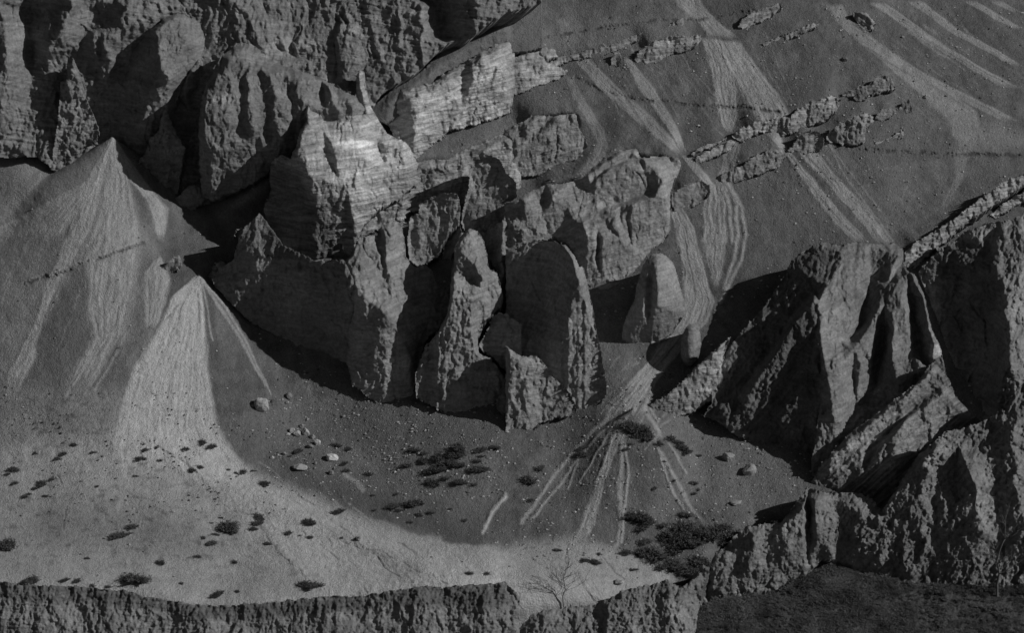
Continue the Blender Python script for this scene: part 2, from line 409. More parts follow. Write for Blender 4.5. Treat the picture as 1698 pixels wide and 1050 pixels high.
ribbon([(1640,2),(1670,16),(1700,30)], [(1660,-2),(1680,12),(1700,22)], .28, 3, .05, .8, .15, 27, .1, 90, .3)
area([(1560,190),(1700,215),(1700,245),(1600,252)], .215, 8, 6, .8)
ribbon([(1585,250),(1582,290),(1565,330),(1552,352)], [(1606,250),(1598,290),(1582,330),(1562,352)], .24, 4, .05, .7, .2, 28, .3, 60, .3)
area([(1615,262),(1670,262),(1670,295),(1610,325)], .19, 8, 8, .6)
track([(1412,295),(1470,280),(1560,270)], 14, .20, 0, .35, 0, 6, 1)
track([(1470,380),(1520,372),(1560,345)], 10, .20, 0, .35, 0, 6, 1)
ribbon([(1028,688),(1008,735),(990,790),(965,860),(940,905)], [(1044,688),(1024,735),(1005,795),(988,860),(968,908)], .34, 5, .22, .9, .1, 29, .1, 40, .5)
ribbon([(1005,690),(985,715),(1000,740)], [(1025,690),(1020,720),(1015,740)], .28, 4, .15, .6, .2, 30, .3, 40, .7)
for k, (pl, wd) in enumerate([([(1010,690),(960,738),(925,780),(863,868)],7), ([(1018,695),(968,748),(930,800),(880,862)],5), ([(1032,722),(1028,770),(1026,820),(1030,860),(1022,905)],10),
        ([(1036,740),(1042,790),(1034,850),(1030,900)],5), ([(1092,745),(1118,790),(1142,840),(1174,880)],8), ([(1105,730),(1125,760),(1138,785)],4), ([(1092,750),(1108,800),(1132,845)],5),
        ([(1070,680),(1088,708),(1096,724)],7), ([(1078,678),(1092,700)],4), ([(1020,700),(985,760),(960,800)],3.5), ([(1026,700),(1000,770),(985,800)],4), ([(958,770),(940,810)],4), ([(1085,720),(1092,745)],5)]):
    track(pl, wd, .33, .16, .85, 0, 4, k)
ribbon([(945,903),(938,930),(965,960),(985,998)], [(968,903),(962,925),(985,960),(1008,994)], .36, 4, .12, .8, .15, 31, .2, 60, .2)
for k, pl in enumerate([[(943,905),(936,930),(962,962),(985,998)],[(868,912),(925,898)],[(1000,925),(1020,950),(1050,970)],[(1010,935),(1060,950)],[(880,925),(910,945)]]):
    track(pl, 2.4, .15, -.12, .8, 8, 4, k)
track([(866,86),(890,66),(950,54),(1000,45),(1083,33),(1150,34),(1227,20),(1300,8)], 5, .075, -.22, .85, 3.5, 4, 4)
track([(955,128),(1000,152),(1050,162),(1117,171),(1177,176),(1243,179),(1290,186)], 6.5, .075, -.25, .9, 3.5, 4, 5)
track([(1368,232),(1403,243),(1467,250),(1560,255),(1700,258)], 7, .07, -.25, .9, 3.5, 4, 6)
track([(1200,28),(1260,100),(1330,150)], 18, .11, 0, .5, 9, 6, 7)
track([(863,95),(930,90),(990,80),(1040,110)], 14, .11, 0, .5, 7, 6, 8)
area([(1040,705),(1095,722),(1150,752),(1090,745),(1040,725)], .10, 8, 8, .5)
area([(1040,850),(1180,860),(1220,895),(1160,950),(1080,930)], .13, 10, 10, .7)
# many faint single runs of finer gravel down the fall line
rs = random.Random(31)
def faint(n, box_, dx, dv, vals, wd=(2, 5)):
    for k in range(n):
        u, v = rs.uniform(box_[0], box_[1]), rs.uniform(box_[2], box_[3]); L = rs.uniform(.35, 1.0) * dv
        a = dx * rs.uniform(.75, 1.25)
        pl = [(u + a * L * f + rs.uniform(-3, 3), v + L * f, 1 - .5 * f) for f in (0, .25, .5, .75, 1)]
        track(pl, rs.uniform(*wd), rs.choice(vals), rs.uniform(-.03, .06), rs.uniform(.25, .6), rs.choice((0, 7, 12)), 5, k % 9)
faint(30, (1380, 1660, 5, 150), 1.35, 90, (.23, .26, .10, .20))
faint(26, (930, 1140, 60, 160), .62, 130, (.24, .27, .11))
faint(26, (1160, 1290, 60, 150), .45, 120, (.26, .30, .12))
faint(16, (1290, 1420, 230, 290), .9, 110, (.24, .20, .10))
faint(14, (1200, 1330, 250, 380), .5, 70, (.19, .09))
faint(40, (20, 240, 260, 470), -.45, 170, (.34, .20, .38, .22))
faint(16, (280, 350, 500, 640), -.1, 120, (.42, .33, .28))
faint(26, (990, 1110, 580, 700), -.75, 70, (.34, .30, .12))
faint(30, (900, 1180, 720, 800), -.3, 90, (.21, .18, .10), (1.5, 3))
faint(30, (250, 600, 760, 900), 1.1, 80, (.50, .30, .26), (2, 4))
# gritty patches on the silt
_gp = np.clip(fbm(GX / 1.6, GY / .8, 4, 93, .65) * 3 - .25, 0, 1) * soft(inside([(0,650),(190,650),(220,740),(430,860),(520,960),(300,960),(0,930)], GU, GV), 14)
ALB *= 1 - .38 * _gp
ALB *= np.clip(1 + .22 * N_fine + .18 * N_mid, .5, 1.6)
# stony speckle: dark and pale single stones in the gravel
spk = perlin(GX / .13, GY / .11, 77)
_g = np.clip((.3 - ALB) / .12, .15, 1)
ALB *= 1 - .45 * _g * (spk > .62) + .6 * _g * (spk < -.74)
T -= .05 * N_fine + .03 * N_tiny
# crusted, finely cracked silt on the fan
_ck = facets(_fx / .55, _fy / .3, 64); _m = soft(inside([(230,760),(420,800),(560,850),(700,895),(838,925),(838,985),(560,985),(470,930)], GU, GV), 20)
T += .07 * _ck * _m; ALB *= 1 + .10 * _ck * _m

ROCKTONE = np.ones_like(T)
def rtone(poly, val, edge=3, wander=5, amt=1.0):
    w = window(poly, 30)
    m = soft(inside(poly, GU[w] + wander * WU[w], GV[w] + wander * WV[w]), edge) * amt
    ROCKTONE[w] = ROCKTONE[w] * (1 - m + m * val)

# ------------------------------------------------------------------ materials
def ramp(nt, src, lo, hi, a, b):
    n = nt.nodes.new('ShaderNodeMapRange')
    n.inputs['From Min'].default_value = lo; n.inputs['From Max'].default_value = hi
    n.inputs['To Min'].default_value = a; n.inputs['To Max'].default_value = b
    nt.links.new(src, n.inputs['Value'])
    return n.outputs[0]
def mth(nt, op, a, b=None):
    n = nt.nodes.new('ShaderNodeMath'); n.operation = op
    for i, x in enumerate((a, b)):
        if x is None: continue
        if isinstance(x, (int, float)): n.inputs[i].default_value = x
        else: nt.links.new(x, n.inputs[i])
    return n.outputs[0]
def noise(nt, scale, detail=4, rough=.6, vec=None, kind='noise'):
    if kind == 'noise':
        n = nt.nodes.new('ShaderNodeTexNoise'); n.inputs['Detail'].default_value = detail; n.inputs['Roughness'].default_value = rough
        out = n.outputs[0]
    else:
        n = nt.nodes.new('ShaderNodeTexVoronoi'); out = n.outputs['Distance']
        if kind == 'crack': n.feature = 'DISTANCE_TO_EDGE'
    n.inputs['Scale'].default_value = scale
    if vec is not None: nt.links.new(vec, n.inputs['Vector'])
    return out
def geo_pos(nt, stretch=(1, 1, 1), rot=(0, 0, 0)):
    g = nt.nodes.new('ShaderNodeNewGeometry'); m = nt.nodes.new('ShaderNodeMapping')
    m.inputs['Scale'].default_value = stretch; m.inputs['Rotation'].default_value = rot
    nt.links.new(g.outputs['Position'], m.inputs['Vector'])
    return m.outputs[0]
def material(name, rough=.95):
    m = bpy.data.materials.new(name); m.use_nodes = True
    b = m.node_tree.nodes['Principled BSDF']
    b.inputs['Roughness'].default_value = rough
    b.inputs['Specular IOR Level'].default_value = .08
    return m, m.node_tree, b
def attr(nt, name):
    a = nt.nodes.new('ShaderNodeAttribute'); a.attribute_name = name
    return a.outputs['Fac']
def gray(nt, b, val):
    c = nt.nodes.new('ShaderNodeCombineColor')
    for i in range(3): nt.links.new(val, c.inputs[i])
    nt.links.new(c.outputs[0], b.inputs['Base Color'])
def bumpn(nt, b, h, dist, strength=1.0):
    n = nt.nodes.new('ShaderNodeBump'); n.inputs['Distance'].default_value = dist; n.inputs['Strength'].default_value = strength
    nt.links.new(h, n.inputs['Height']); nt.links.new(n.outputs[0], b.inputs['Normal'])

M_ground, nt, b = material('silt_and_gravel')
p = geo_pos(nt)
t = mth(nt, 'MULTIPLY', attr(nt, 'tone'), ramp(nt, noise(nt, 5.5, 5, .7, p), .3, .7, .72, 1.28))
t = mth(nt, 'MULTIPLY', t, ramp(nt, noise(nt, 4.5, 0, .5, p, 'voronoi'), .05, .3, 1.0, .95))
gray(nt, b, t)
bumpn(nt, b, mth(nt, 'ADD', noise(nt, 3.5, 6, .75, p), mth(nt, 'MULTIPLY', noise(nt, 6, 0, .5, p, 'voronoi'), .35)), .16, .85)

def rock_material(name, base, bed=1.0, crack=1.0, dip=25, bumpd=.28):
    m, nt, b = material(name)
    p = geo_pos(nt)
    q = geo_pos(nt, (.25, .25, 2.6), (0, R(dip), 0))
    bands = noise(nt, 1.1, 6, .65, q)
    grain = noise(nt, 2.6, 8, .7, p)
    big = noise(nt, .22, 5, .65, p)
    t = mth(nt, 'MULTIPLY', ramp(nt, grain, .3, .7, .70, 1.30), ramp(nt, big, .3, .7, .72, 1.28))
    t = mth(nt, 'MULTIPLY', t, ramp(nt, bands, .32, .68, 1 - .25 * bed, 1 + .25 * bed))
    t = mth(nt, 'MULTIPLY', t, attr(nt, 'tone'))
    t = mth(nt, 'MULTIPLY', t, base)
    gray(nt, b, t)
    cr = noise(nt, .8, 0, .5, geo_pos(nt, (1.0, 1.0, .3)), 'crack')
    h = mth(nt, 'ADD', mth(nt, 'MULTIPLY', noise(nt, 3.4, 9, .75, p), .9), mth(nt, 'MULTIPLY', bands, .7 * bed))
    h = mth(nt, 'ADD', h, mth(nt, 'MULTIPLY', mth(nt, 'MINIMUM', mth(nt, 'MULTIPLY', cr, 14), 1.0), .04 * crack))
    bumpn(nt, b, h, bumpd, .8)
    return m
M_rock = rock_material('conglomerate_rock', .255)
M_bed = rock_material('bedded_pale_rock', .30, 1.8, .6, 24)
M_wall = rock_material('weathered_mudstone', .20, .9, .8, -8)
M_boulder = rock_material('pale_boulder_rock', .42, .5, .8, 10, .12)
M_cliff = rock_material('river_cliff_earth', .21, .7, .5, 0, .30)

# ------------------------------------------------------------------ mesh output
def mesh_from(name, V, F, tone, mat, smooth=True):
    me = bpy.data.meshes.new(name)
    n, k = len(V), F.shape[1]
    me.vertices.add(n); me.vertices.foreach_set('co', np.ascontiguousarray(V, dtype=np.float32).ravel())
    me.loops.add(F.size); me.polygons.add(len(F))
    me.loops.foreach_set('vertex_index', F.astype(np.int32).ravel())
    me.polygons.foreach_set('loop_start', np.arange(0, F.size, k, dtype=np.int32))
    try: me.polygons.foreach_set('loop_total', np.full(len(F), k, dtype=np.int32))
    except Exception: pass
    me.polygons.foreach_set('use_smooth', np.full(len(F), smooth))
    if tone is not None:
        a = me.attributes.new('tone', 'FLOAT', 'POINT'); a.data.foreach_set('value', np.ascontiguousarray(tone, dtype=np.float32))
    me.update(calc_edges=True)
    me.materials.append(mat)
    return me
def link(me, name, parent=None, **props):
    o = bpy.data.objects.new(name, me); COL.objects.link(o)
    if parent: o.parent = parent
    for k, v in props.items(): o[k] = v
    return o

def axis_steps():
    inner = np.arange(-20, 1720, 1.35)
    l = -20 - np.cumsum(np.geomspace(2, 90, 60))[::-1]; r = inner[-1] + np.cumsum(np.geomspace(2, 90, 60))
    us = np.concatenate([l, inner, r])
    innv = np.arange(-15, 1070, 1.35)
    tp = -15 - np.cumsum(np.geomspace(2, 40, 45))[::-1]; bt = innv[-1] + np.cumsum(np.geomspace(2, 22, 40))
    return us, np.concatenate([tp, innv, bt])
us, vs = axis_steps()
UU, VV = np.meshgrid(us, vs)
TT = samp(T, UU, VV)
out = np.maximum(V0 + 1 - VV, 0)
TT = TT + out * .035 + np.maximum(VV - V1, 0) * -.02
TT += np.where((UU < U0) | (UU > U1), 1.5 * fbm(UU / 90, VV / 90, 4, 5), 0) * np.clip((np.maximum(U0 - UU, UU - U1)) / 60, 0, 1)
P = world(UU, VV, TT).reshape(-1, 3)
nr, nc = UU.shape
idx = np.arange(nr * nc).reshape(nr, nc)
F = np.stack([idx[:-1, :-1], idx[1:, :-1], idx[1:, 1:], idx[:-1, 1:]], -1).reshape(-1, 4)
link(mesh_from('hillside', P, F, samp(ALB, UU, VV).ravel(), M_ground), 'hillside', kind='structure')

# valley floor out to the horizon, below everything
lo = float(P[:, 2].min()) + 3.0
gm = np.array([[-6000, -6000, lo], [6000, -6000, lo], [6000, 6000, lo], [-6000, 6000, lo]], float)
link(mesh_from('valley_floor', gm, np.array([[0, 1, 2, 3]]), np.full(4, .2), M_ground), 'valley_floor', kind='structure')

# ------------------------------------------------------------------ rock masses: each its own solid with depth, sides and back
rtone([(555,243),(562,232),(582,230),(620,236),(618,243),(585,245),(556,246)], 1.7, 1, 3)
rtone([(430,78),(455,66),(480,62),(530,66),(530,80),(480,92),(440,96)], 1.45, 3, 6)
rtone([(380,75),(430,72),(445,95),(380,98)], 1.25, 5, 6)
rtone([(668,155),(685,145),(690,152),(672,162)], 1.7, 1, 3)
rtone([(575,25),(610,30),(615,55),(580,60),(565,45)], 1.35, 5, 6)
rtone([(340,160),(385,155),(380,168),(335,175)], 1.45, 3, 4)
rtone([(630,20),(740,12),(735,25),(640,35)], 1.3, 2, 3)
rtone([(520,215),(700,150),(838,90),(838,200),(690,260),(640,330),(575,330)], 1.45, 8, 6)  # pale beds, with extra sunlit brightness put into the tone
rtone([(430,270),(482,275),(520,330),(550,370),(575,430),(450,430)], .6, 5, 4)  # shade on the crag's left flank, painted in as a darker tone
rtone([(1165,690),(1300,430),(1352,410),(1385,440),(1350,500),(1360,560),(1350,770)], .6, 6, 5)  # shadow on the left-sloping buttress deepened by darkening its rock tone
rtone([(1540,420),(1640,400),(1665,480),(1665,690),(1590,650)], .55, 8, 6)  # shade of the gully and its flank put into the rock colour
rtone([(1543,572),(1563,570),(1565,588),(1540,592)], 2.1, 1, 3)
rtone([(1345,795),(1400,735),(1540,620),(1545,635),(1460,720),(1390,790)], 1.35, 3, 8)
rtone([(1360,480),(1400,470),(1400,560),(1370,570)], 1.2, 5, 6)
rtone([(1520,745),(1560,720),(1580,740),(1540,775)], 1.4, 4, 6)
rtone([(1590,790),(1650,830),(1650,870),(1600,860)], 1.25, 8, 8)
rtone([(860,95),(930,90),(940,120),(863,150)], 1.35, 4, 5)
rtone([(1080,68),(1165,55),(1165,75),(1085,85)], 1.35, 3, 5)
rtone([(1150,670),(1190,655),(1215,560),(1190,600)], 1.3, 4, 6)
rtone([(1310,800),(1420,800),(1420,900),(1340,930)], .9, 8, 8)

rtone([(-60,966),(100,972),(200,982),(330,1004),(430,1002),(560,990),(690,976),(838,968),(850,990),(850,1006),(690,1004),(560,1016),(430,1026),(330,1028),(200,1006),(-60,992)], .62, 2, 9)
rtone([(1000,992),(1050,977),(1110,965),(1110,990),(1050,1003),(1000,1018)], .75, 3, 9)
BACK = np.array([0, math.cos(R(28)), -math.sin(R(28))])
def rock(name, label, cat, ref, outline, lines, bed=.5, dip=24, flute=.35, rough=.8, mat=M_rock, step=1.35, group=None,
         wander=3.2, kind=None, soften=3, base=1.0, deep=1.5, over=.016, hscale=1.0, t_at=None, push=0.0, ribs=.8, frag=1.0, coarse=1.0, fine=1.0, rill=0.0, crack=.7, tmul=1.0):
    u0, v0, slope = ref
    t0 = float(samp(TB, np.array(u0), np.array(v0))) if t_at is None else t_at
    t0 += push
    pts = [tuple(p) if len(p) > 2 else (p[0], p[1], 0.0) for p in outline]
    no = len(pts); edges = []
    for ln in lines:
        k = len(pts); pts += [tuple(p) for p in ln]
        edges += [(k + i, k + i + 1) for i in range(len(ln) - 1)]
    pd = 12
    b = (int(min(p[0] for p in pts)) - pd, int(max(p[0] for p in pts)) + pd, int(min(p[1] for p in pts)) - pd, int(max(p[1] for p in pts)) + pd)
    H = tin(pts, edges, no, b)
    # carry the rim value outwards so that the wandering edge has something to sample
    M = np.isfinite(H); K = np.where(M, H, 0.0); Wt = M.astype(float)
    kb, wb = blur(K, 7), blur(Wt, 7)
    H = np.where(M, H, kb / np.maximum(wb, 1e-6))
    H = np.where(wb > 1e-6, H, 0)
    # faces stand at most a little past vertical: cap how fast a face may come forward going up
    lim = slope + over
    for r in range(H.shape[0] - 2, -1, -1):
        ok = M[r] & M[r + 1]
        H[r] = np.where(ok, np.minimum(H[r], H[r + 1] + lim), H[r])
    H = H * hscale
    if soften:
        H = blur(H, soften)
    us = np.arange(b[0], b[1], step); vs = np.arange(b[2], b[3], step)
    UU, VV = np.meshgrid(us, vs)
    wu, wv = samp(WU, UU, VV) * wander, samp(WV, UU, VV) * wander
    tb = samp(N_tiny, UU, VV)
    fn = samp(N_fine, UU, VV) * 2.2 * frag; fa = samp(N_fac2, UU, VV) * 3.0 * frag
    ins = inside(pts[:no], UU + wu * .8 + tb * .5 + fn, VV + wv * .8 + tb * .5 + fn + fa)
    def hs(u, v):
        x = np.clip(u - b[0], 0, H.shape[1] - 1.001); y = np.clip(v - b[2], 0, H.shape[0] - 1.001)
        xi = x.astype(int); yi = y.astype(int); fx = x - xi; fy = y - yi
        return (H[yi, xi] * (1 - fx) + H[yi, xi + 1] * fx) * (1 - fy) + (H[yi + 1, xi] * (1 - fx) + H[yi + 1, xi + 1] * fx) * fy
    h = hs(UU + wu * 1.6, VV + wv * 1.6)
    x, y = UU * .0648, VV * .0648
    cd, sd = math.cos(R(dip)), math.sin(R(dip))
    s_, l_ = x * sd + y * cd, x * cd - y * sd
    sw = s_ + .55 * samp(N_big, UU, VV)
    lam = perlin(sw / .19, l_ / 5, 33) + .7 * perlin(sw / .42, l_ / 8, 34)
    sl = fbm(sw / .55, l_ / 9, 3, 31, .6)
    ledge = np.clip(sl * 2.2, -.8, .8)
    d = rough * (.26 * samp(N_mid, UU, VV) + .08 * samp(N_rid, UU, VV) + .10 * samp(N_fine, UU, VV) + .035 * tb + coarse * .36 * samp(N_fac1, UU, VV) + fine * (.18 * samp(N_fac2, UU, VV) + .13 * samp(N_fac3, UU, VV)))
    bm = np.clip(.55 + 1.3 * samp(N_big, UU + 300, VV * .7), .1, 1.3)
    d = d + bed * .05 * lam * bm + bed * .16 * ledge * bm + flute * .34 * samp(N_flute, UU, VV) + rill * .2 * samp(N_rill, UU, VV) - crack * .38 * samp(N_crack, UU, VV)
    d = d + ribs * min(1.2, rough + .3) * (.42 * samp(N_ribs, UU, VV) + .20 * samp(N_rib2, UU, VV))
    h = h + d * base
    Tm = t0 + slope * (v0 - VV) - h
    cell = ins[:-1, :-1] & ins[1:, :-1] & ins[1:, 1:] & ins[:-1, 1:]
    nr, nc = UU.shape
    idx = np.arange(nr * nc).reshape(nr, nc)
    Q = np.stack([idx[:-1, :-1][cell], idx[1:, :-1][cell], idx[1:, 1:][cell], idx[:-1, 1:][cell]], -1)
    used, inv = np.unique(Q.ravel(), return_inverse=True)
    Q = inv.reshape(-1, 4)
    P = world(UU.ravel()[used], VV.ravel()[used], Tm.ravel()[used])
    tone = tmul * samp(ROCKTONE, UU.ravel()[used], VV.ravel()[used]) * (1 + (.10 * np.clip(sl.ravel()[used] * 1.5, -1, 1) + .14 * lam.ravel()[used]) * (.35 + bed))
    # rim: sides run back and down into the hill, rounding inwards
    E = np.concatenate([Q[:, [0, 1]], Q[:, [1, 2]], Q[:, [2, 3]], Q[:, [3, 0]]])
    key = np.sort(E, 1); kk = key[:, 0].astype(np.int64) * len(P) + key[:, 1]
    un, first, cnt = np.unique(kk, return_index=True, return_counts=True)
    BE = E[first[cnt == 1]]
    bv = np.unique(BE); mp = -np.ones(len(P), int); n0 = len(P)
    tbk = samp(TB, UU.ravel()[used][bv], VV.ravel()[used][bv]) - Tm.ravel()[used][bv]
    L = np.clip(tbk + deep, .8, 40)
    cen = P.mean(0)
    rows = [bv]; allP = [P]; allt = [tone]
    for k, fr in enumerate((.25, .6, 1.0)):
        q = P[bv] + BACK * (L * fr)[:, None]
        inn = (cen - P[bv]); inn[:, 1] = 0
        q = q + inn * (.03, .09, .16)[k] + np.array([0, 0, -.2 * fr]) + (rng.random((len(bv), 3)) - .5) * .12
        rows.append(np.arange(len(bv)) + n0); n0 += len(bv)
        allP.append(q); allt.append(tone[bv])
    look = {int(a): i for i, a in enumerate(bv)}
    ei = np.array([[look[int(a)], look[int(c)]] for a, c in BE])
    FF = [Q]
    for k in range(3):
        A, B_ = rows[k], rows[k + 1]
        FF.append(np.stack([A[ei[:, 1]], A[ei[:, 0]], B_[ei[:, 0]], B_[ei[:, 1]]], -1))
    P = np.concatenate(allP); tone = np.concatenate(allt)
    org = P.mean(0); org[2] = P[:, 2].min()
    me = mesh_from(name, P - org, np.concatenate(FF), tone, mat)
    o = bpy.data.objects.new(name, me); COL.objects.link(o); o.location = org
    if kind: o['kind'] = kind
    else:
        o['label'] = label; o['category'] = cat
        if group: o['group'] = group
    return o

# ---- upper left: the great wall and its crags
rock('cliff_wall', 'backmost weathered mudstone wall, lit at the far left with black gullies beside it', 'cliff', (200, 240, .02),
 [(-60,-58,3),(300,-58,3),(600,-58,3),(900,-58,3),(900,5,3),(838,24,3),(785,58,2.5),(740,74,2.5),(690,122,2),(640,150,1.5),(612,180,1.5),(570,228,1),(505,225,1),(478,272,1),(430,296,0),(345,340,-1),(280,338,-2),(240,305,-2),(205,252,-2),(150,268,-2),(100,292,-2),(62,262,-1.6),(20,262,-1.6),(-60,262,-1.6)],
 [[(0,0,5),(12,100,4.4),(0,200,1.4)],[(50,20,0),(50,60,0),(54,110,-.5),(42,180,-.5)],[(125,5,5.5),(104,45,5),(86,75,4),(84,100,2.4)],[(140,8,2),(140,60,1.5),(130,88,1),(80,114,.5)],
  [(160,60,3.2),(178,78,3.4),(182,98,2.5)],[(208,8,4),(205,50,4),(204,70,3)],[(165,35,.8),(180,28,1)],[(200,100,-.5),(180,150,-1.4),(184,212,-2)],[(330,10,1),(400,10,3),(480,5,1)],[(725,8,-1),(738,62,-.6)],[(700,5,3.5),(705,60,3)],[(785,5,5),(790,50,4)]],
 ribs=1.5, bed=.9, dip=-8, flute=.6, rough=.65, mat=M_wall, wander=4, step=1.45, soften=2, over=.06)
WB = dict(ribs=1.5, bed=.5, dip=-10, flute=.6, rough=.6, mat=M_wall, wander=3.5, soften=2, over=.05, deep=2)
rock('rock_buttress', 'domed buttress with a broad black left flank right above the left scree apex', 'rock buttress', (240, 262, .022),
 [(270,30,4),(292,20,4),(308,25,4),(328,36,3),(348,55,2),(345,80,2),(335,100,2),(320,125,2),(300,155,2),(290,180,2),(284,205,1.5),(258,240,0),(222,262,-1),(200,245,-1),(188,215,-1),(187,180,-.5),(195,140,0),(210,105,.6),(224,76,1.6),(245,50,3)],
 [[(290,26,5.4),(258,52,6.4),(263,82,7.2),(271,118,7.6),(277,142,7.4),(268,165,6.6),(258,190,5.6),(244,232,2)],[(300,40,5),(310,75,5.4),(300,110,5.2)],[(225,110,3),(215,160,2.4),(212,220,1)]], **WB)
rock('rock_buttress', 'low peaked buttress in the top centre of the left cliffs, black gully to its left', 'rock buttress', (390, 110, .024),
 [(335,85,2),(352,60,3),(372,38,3.6),(388,18,4),(400,10,4),(412,14,3.6),(425,28,3),(440,45,2),(445,75,1.6),(440,100,1),(400,110,1),(360,105,1)],
 [[(398,14,6),(380,45,6),(365,70,5),(352,95,3.4)],[(412,25,4.4),(420,60,4)]], **WB)
rock('rock_buttress', 'twisted narrow buttress leaning between the domed one and the wide fluted face', 'rock buttress', (320, 240, .022),
 [(328,92,5.4),(340,95,5.4),(345,115,5),(335,150,4.6),(325,190,4),(316,225,3),(312,250,1),(303,238,.6),(294,205,2),(285,170,3),(290,150,4),(302,125,5)],
 [[(328,98,7.4),(312,130,7.6),(303,165,7.2),(308,215,4.6)]], **WB)
rock('rock_buttress', 'wide fluted cliff face with a rounded pale crown above the pale ramp', 'rock buttress', (400, 325, .030),
 [(345,128,4.6),(352,112,5),(368,90,4.6),(385,75,4),(402,68,4),(420,72,4),(440,88,4),(455,98,4),(480,108,4),(505,118,4),(530,128,4),(556,140,3.6),(590,158,3),(608,185,2.6),(590,215,2.4),(560,232,2.4),(505,240,2.4),(478,272,1.6),(455,285,1),(430,298,.4),(390,318,-.3),(350,334,-.6),(335,325,-.6),(330,285,2),(330,240,4),(328,200,5),(332,165,5)],
 [[(376,112,8),(345,140,8),(338,170,8.2),(336,200,8),(342,250,6.4),(348,310,2.4)],[(400,82,6),(385,100,7.6),(382,118,8.6),(385,200,8.2),(382,280,4.6)],[(372,118,8.6),(410,112,8.8),(440,118,8.6),(500,130,8.4)],[(398,140,8),(400,200,7.4),(402,270,4.4)],[(412,135,9),(414,200,8.4),(416,260,5.4)],[(432,130,8),(440,180,7.4),(450,250,3.8)],[(446,125,9),(458,170,8.6),(470,240,5.4)],[(476,132,7.6),(484,180,7.2),(492,230,4)],[(492,134,8.8),(504,180,8.4),(512,225,5)],[(534,135,6.6),(537,180,6.4),(540,225,3.6)],[(548,142,8.6),(556,180,8.2),(566,220,5)],[(580,165,7),(590,195,5.4)]], push=-2, **WB)
rock('rock_buttress', 'craggy ledge-topped buttress with pale strata steps in the upper middle', 'rock buttress', (490, 225, .028),
 [(412,84,3.4),(428,68,4),(455,48,4.6),(475,25,5),(492,8,5),(520,6,5),(535,15,4.6),(542,50,4),(545,120,3.4),(543,150,3),(520,145,3),(495,140,3.6),(470,125,4),(448,112,4),(425,100,4),(415,95,4)],
 [[(492,12,7.4),(476,30,7.6),(452,55,7.6),(430,78,7),(420,90,6)],[(490,40,5),(478,60,5.2),(482,85,5.6)],[(505,15,7.4),(500,60,7.6),(492,85,8)],[(435,85,7.6),(465,95,8),(480,75,8),(520,72,8),(535,65,6)],[(438,92,7),(468,102,7),(522,80,7)],[(520,90,7.6),(526,130,6.6)],[(500,100,6.6),(505,130,6)]], bed=1, dip=-8, flute=.5, rough=.8, mat=M_wall, wander=3.5, soften=1, over=.05, deep=2)
rock('rock_buttress', 'smooth rounded buttress with a bright banded top beside a dark rough gully', 'rock buttress', (600, 190, .026),
 [(545,45,4),(560,22,5),(575,12,5),(600,10,5),(610,22,4.6),(618,45,4),(628,70,3.6),(640,100,3),(648,135,1.6),(640,155,1),(612,182,.6),(590,215,.6),(560,215,.6),(540,190,1),(538,140,1.4),(545,100,2)],
 [[(562,28,7),(556,60,7.4),(562,100,7.6),(566,150,6.6),(570,195,4)],[(600,22,6.8),(606,60,6.6),(616,110,5.6),(618,150,3.6)],[(580,50,7.8),(590,110,7.4)],[(548,90,4.6),(550,160,2.6)]], **WB)
rock('rock_buttress', 'flat-faced buttress with a rough black left flank, top right of the wall', 'rock buttress', (700, 118, .024),
 [(606,8,.6),(632,2,3),(660,2,4),(700,2,4),(720,6,3.6),(728,30,3),(738,66,2),(735,90,1),(700,118,0),(668,135,0),(650,140,0),(640,110,-.2),(625,65,-.4),(612,25,0)],
 [[(636,6,6),(650,45,6.4),(664,90,6),(668,118,4)],[(690,10,6),(705,60,5.4),(705,95,3)],[(632,60,2.6),(648,110,1.6)]], bed=.8, dip=6, flute=.4, rough=.9, mat=M_wall, wander=3.5, soften=1, over=.05, deep=2)
rock('rock_crag', 'pointed split crag between dark gullies above the left scree apex', 'rock crag', (130, 262, .02),
 [(120,95,4),(129,112,3.5),(138,122,3.5),(139,132,3),(135,148,3),(141,160,2.5),(155,188,2),(166,220,1),(158,236,0),(122,258,-.5),(92,272,-1),(86,262,0),(90,235,.5),(95,200,.5),(98,165,1),(100,135,2),(112,130,3),(110,110,3)],
 [[(121,98,5.5),(119,135,6),(108,160,6),(112,200,6.5),(100,250,3)],[(106,140,4.5),(97,180,3)],[(130,180,6),(140,225,3)]], flute=.6, rough=1.2, mat=M_wall, wander=2.5)
rock('rock_crag', 'narrow leaning crag at the far left edge below the lit slope', 'rock crag', (40, 232, .02),
 [(62,131,3),(66,138,2.5),(64,152,2),(56,178,1.5),(42,182,2),(36,205,1),(35,234,-.5),(20,215,0),(20,190,1),(30,168,2),(48,148,3)], [[(62,133,4),(50,160,4.5),(35,182,4)]], flute=.6, rough=1.0, mat=M_wall, wander=2.5)
rock('rock_crag', 'dark pitted crag standing free under the fluted wall above a small scree chute', 'rock crag', (290, 322, .032),
 [(272,178,4),(278,185,4),(285,205,4),(300,232,3.5),(308,245,3),(302,275,2),(296,322,-.5),(270,320,-.5),(240,295,-.5),(224,280,-.5),(235,262,.5),(246,235,2),(262,215,3)],
 [[(271,182,6),(276,220,7),(278,260,6),(285,300,3)],[(255,235,4),(250,270,3)]], flute=.5, rough=1.4, mat=M_wall, wander=3)
rock('rock_crag', 'ragged buttress foot of pitted rock left of the smooth fluted face', 'rock crag', (345, 328, .030),
 [(352,180,5),(362,190,5),(360,240,4),(352,300,2),(350,330,-.5),(330,322,-.5),(310,315,-.5),(296,318,-.5),(306,270,1),(312,245,2.5),(318,225,4),(335,195,5)],
 [[(345,190,7.5),(330,230,8),(318,280,5),(316,305,2)],[(350,240,6),(345,300,3)]], flute=.7, rough=1.5, mat=M_wall, wander=3)
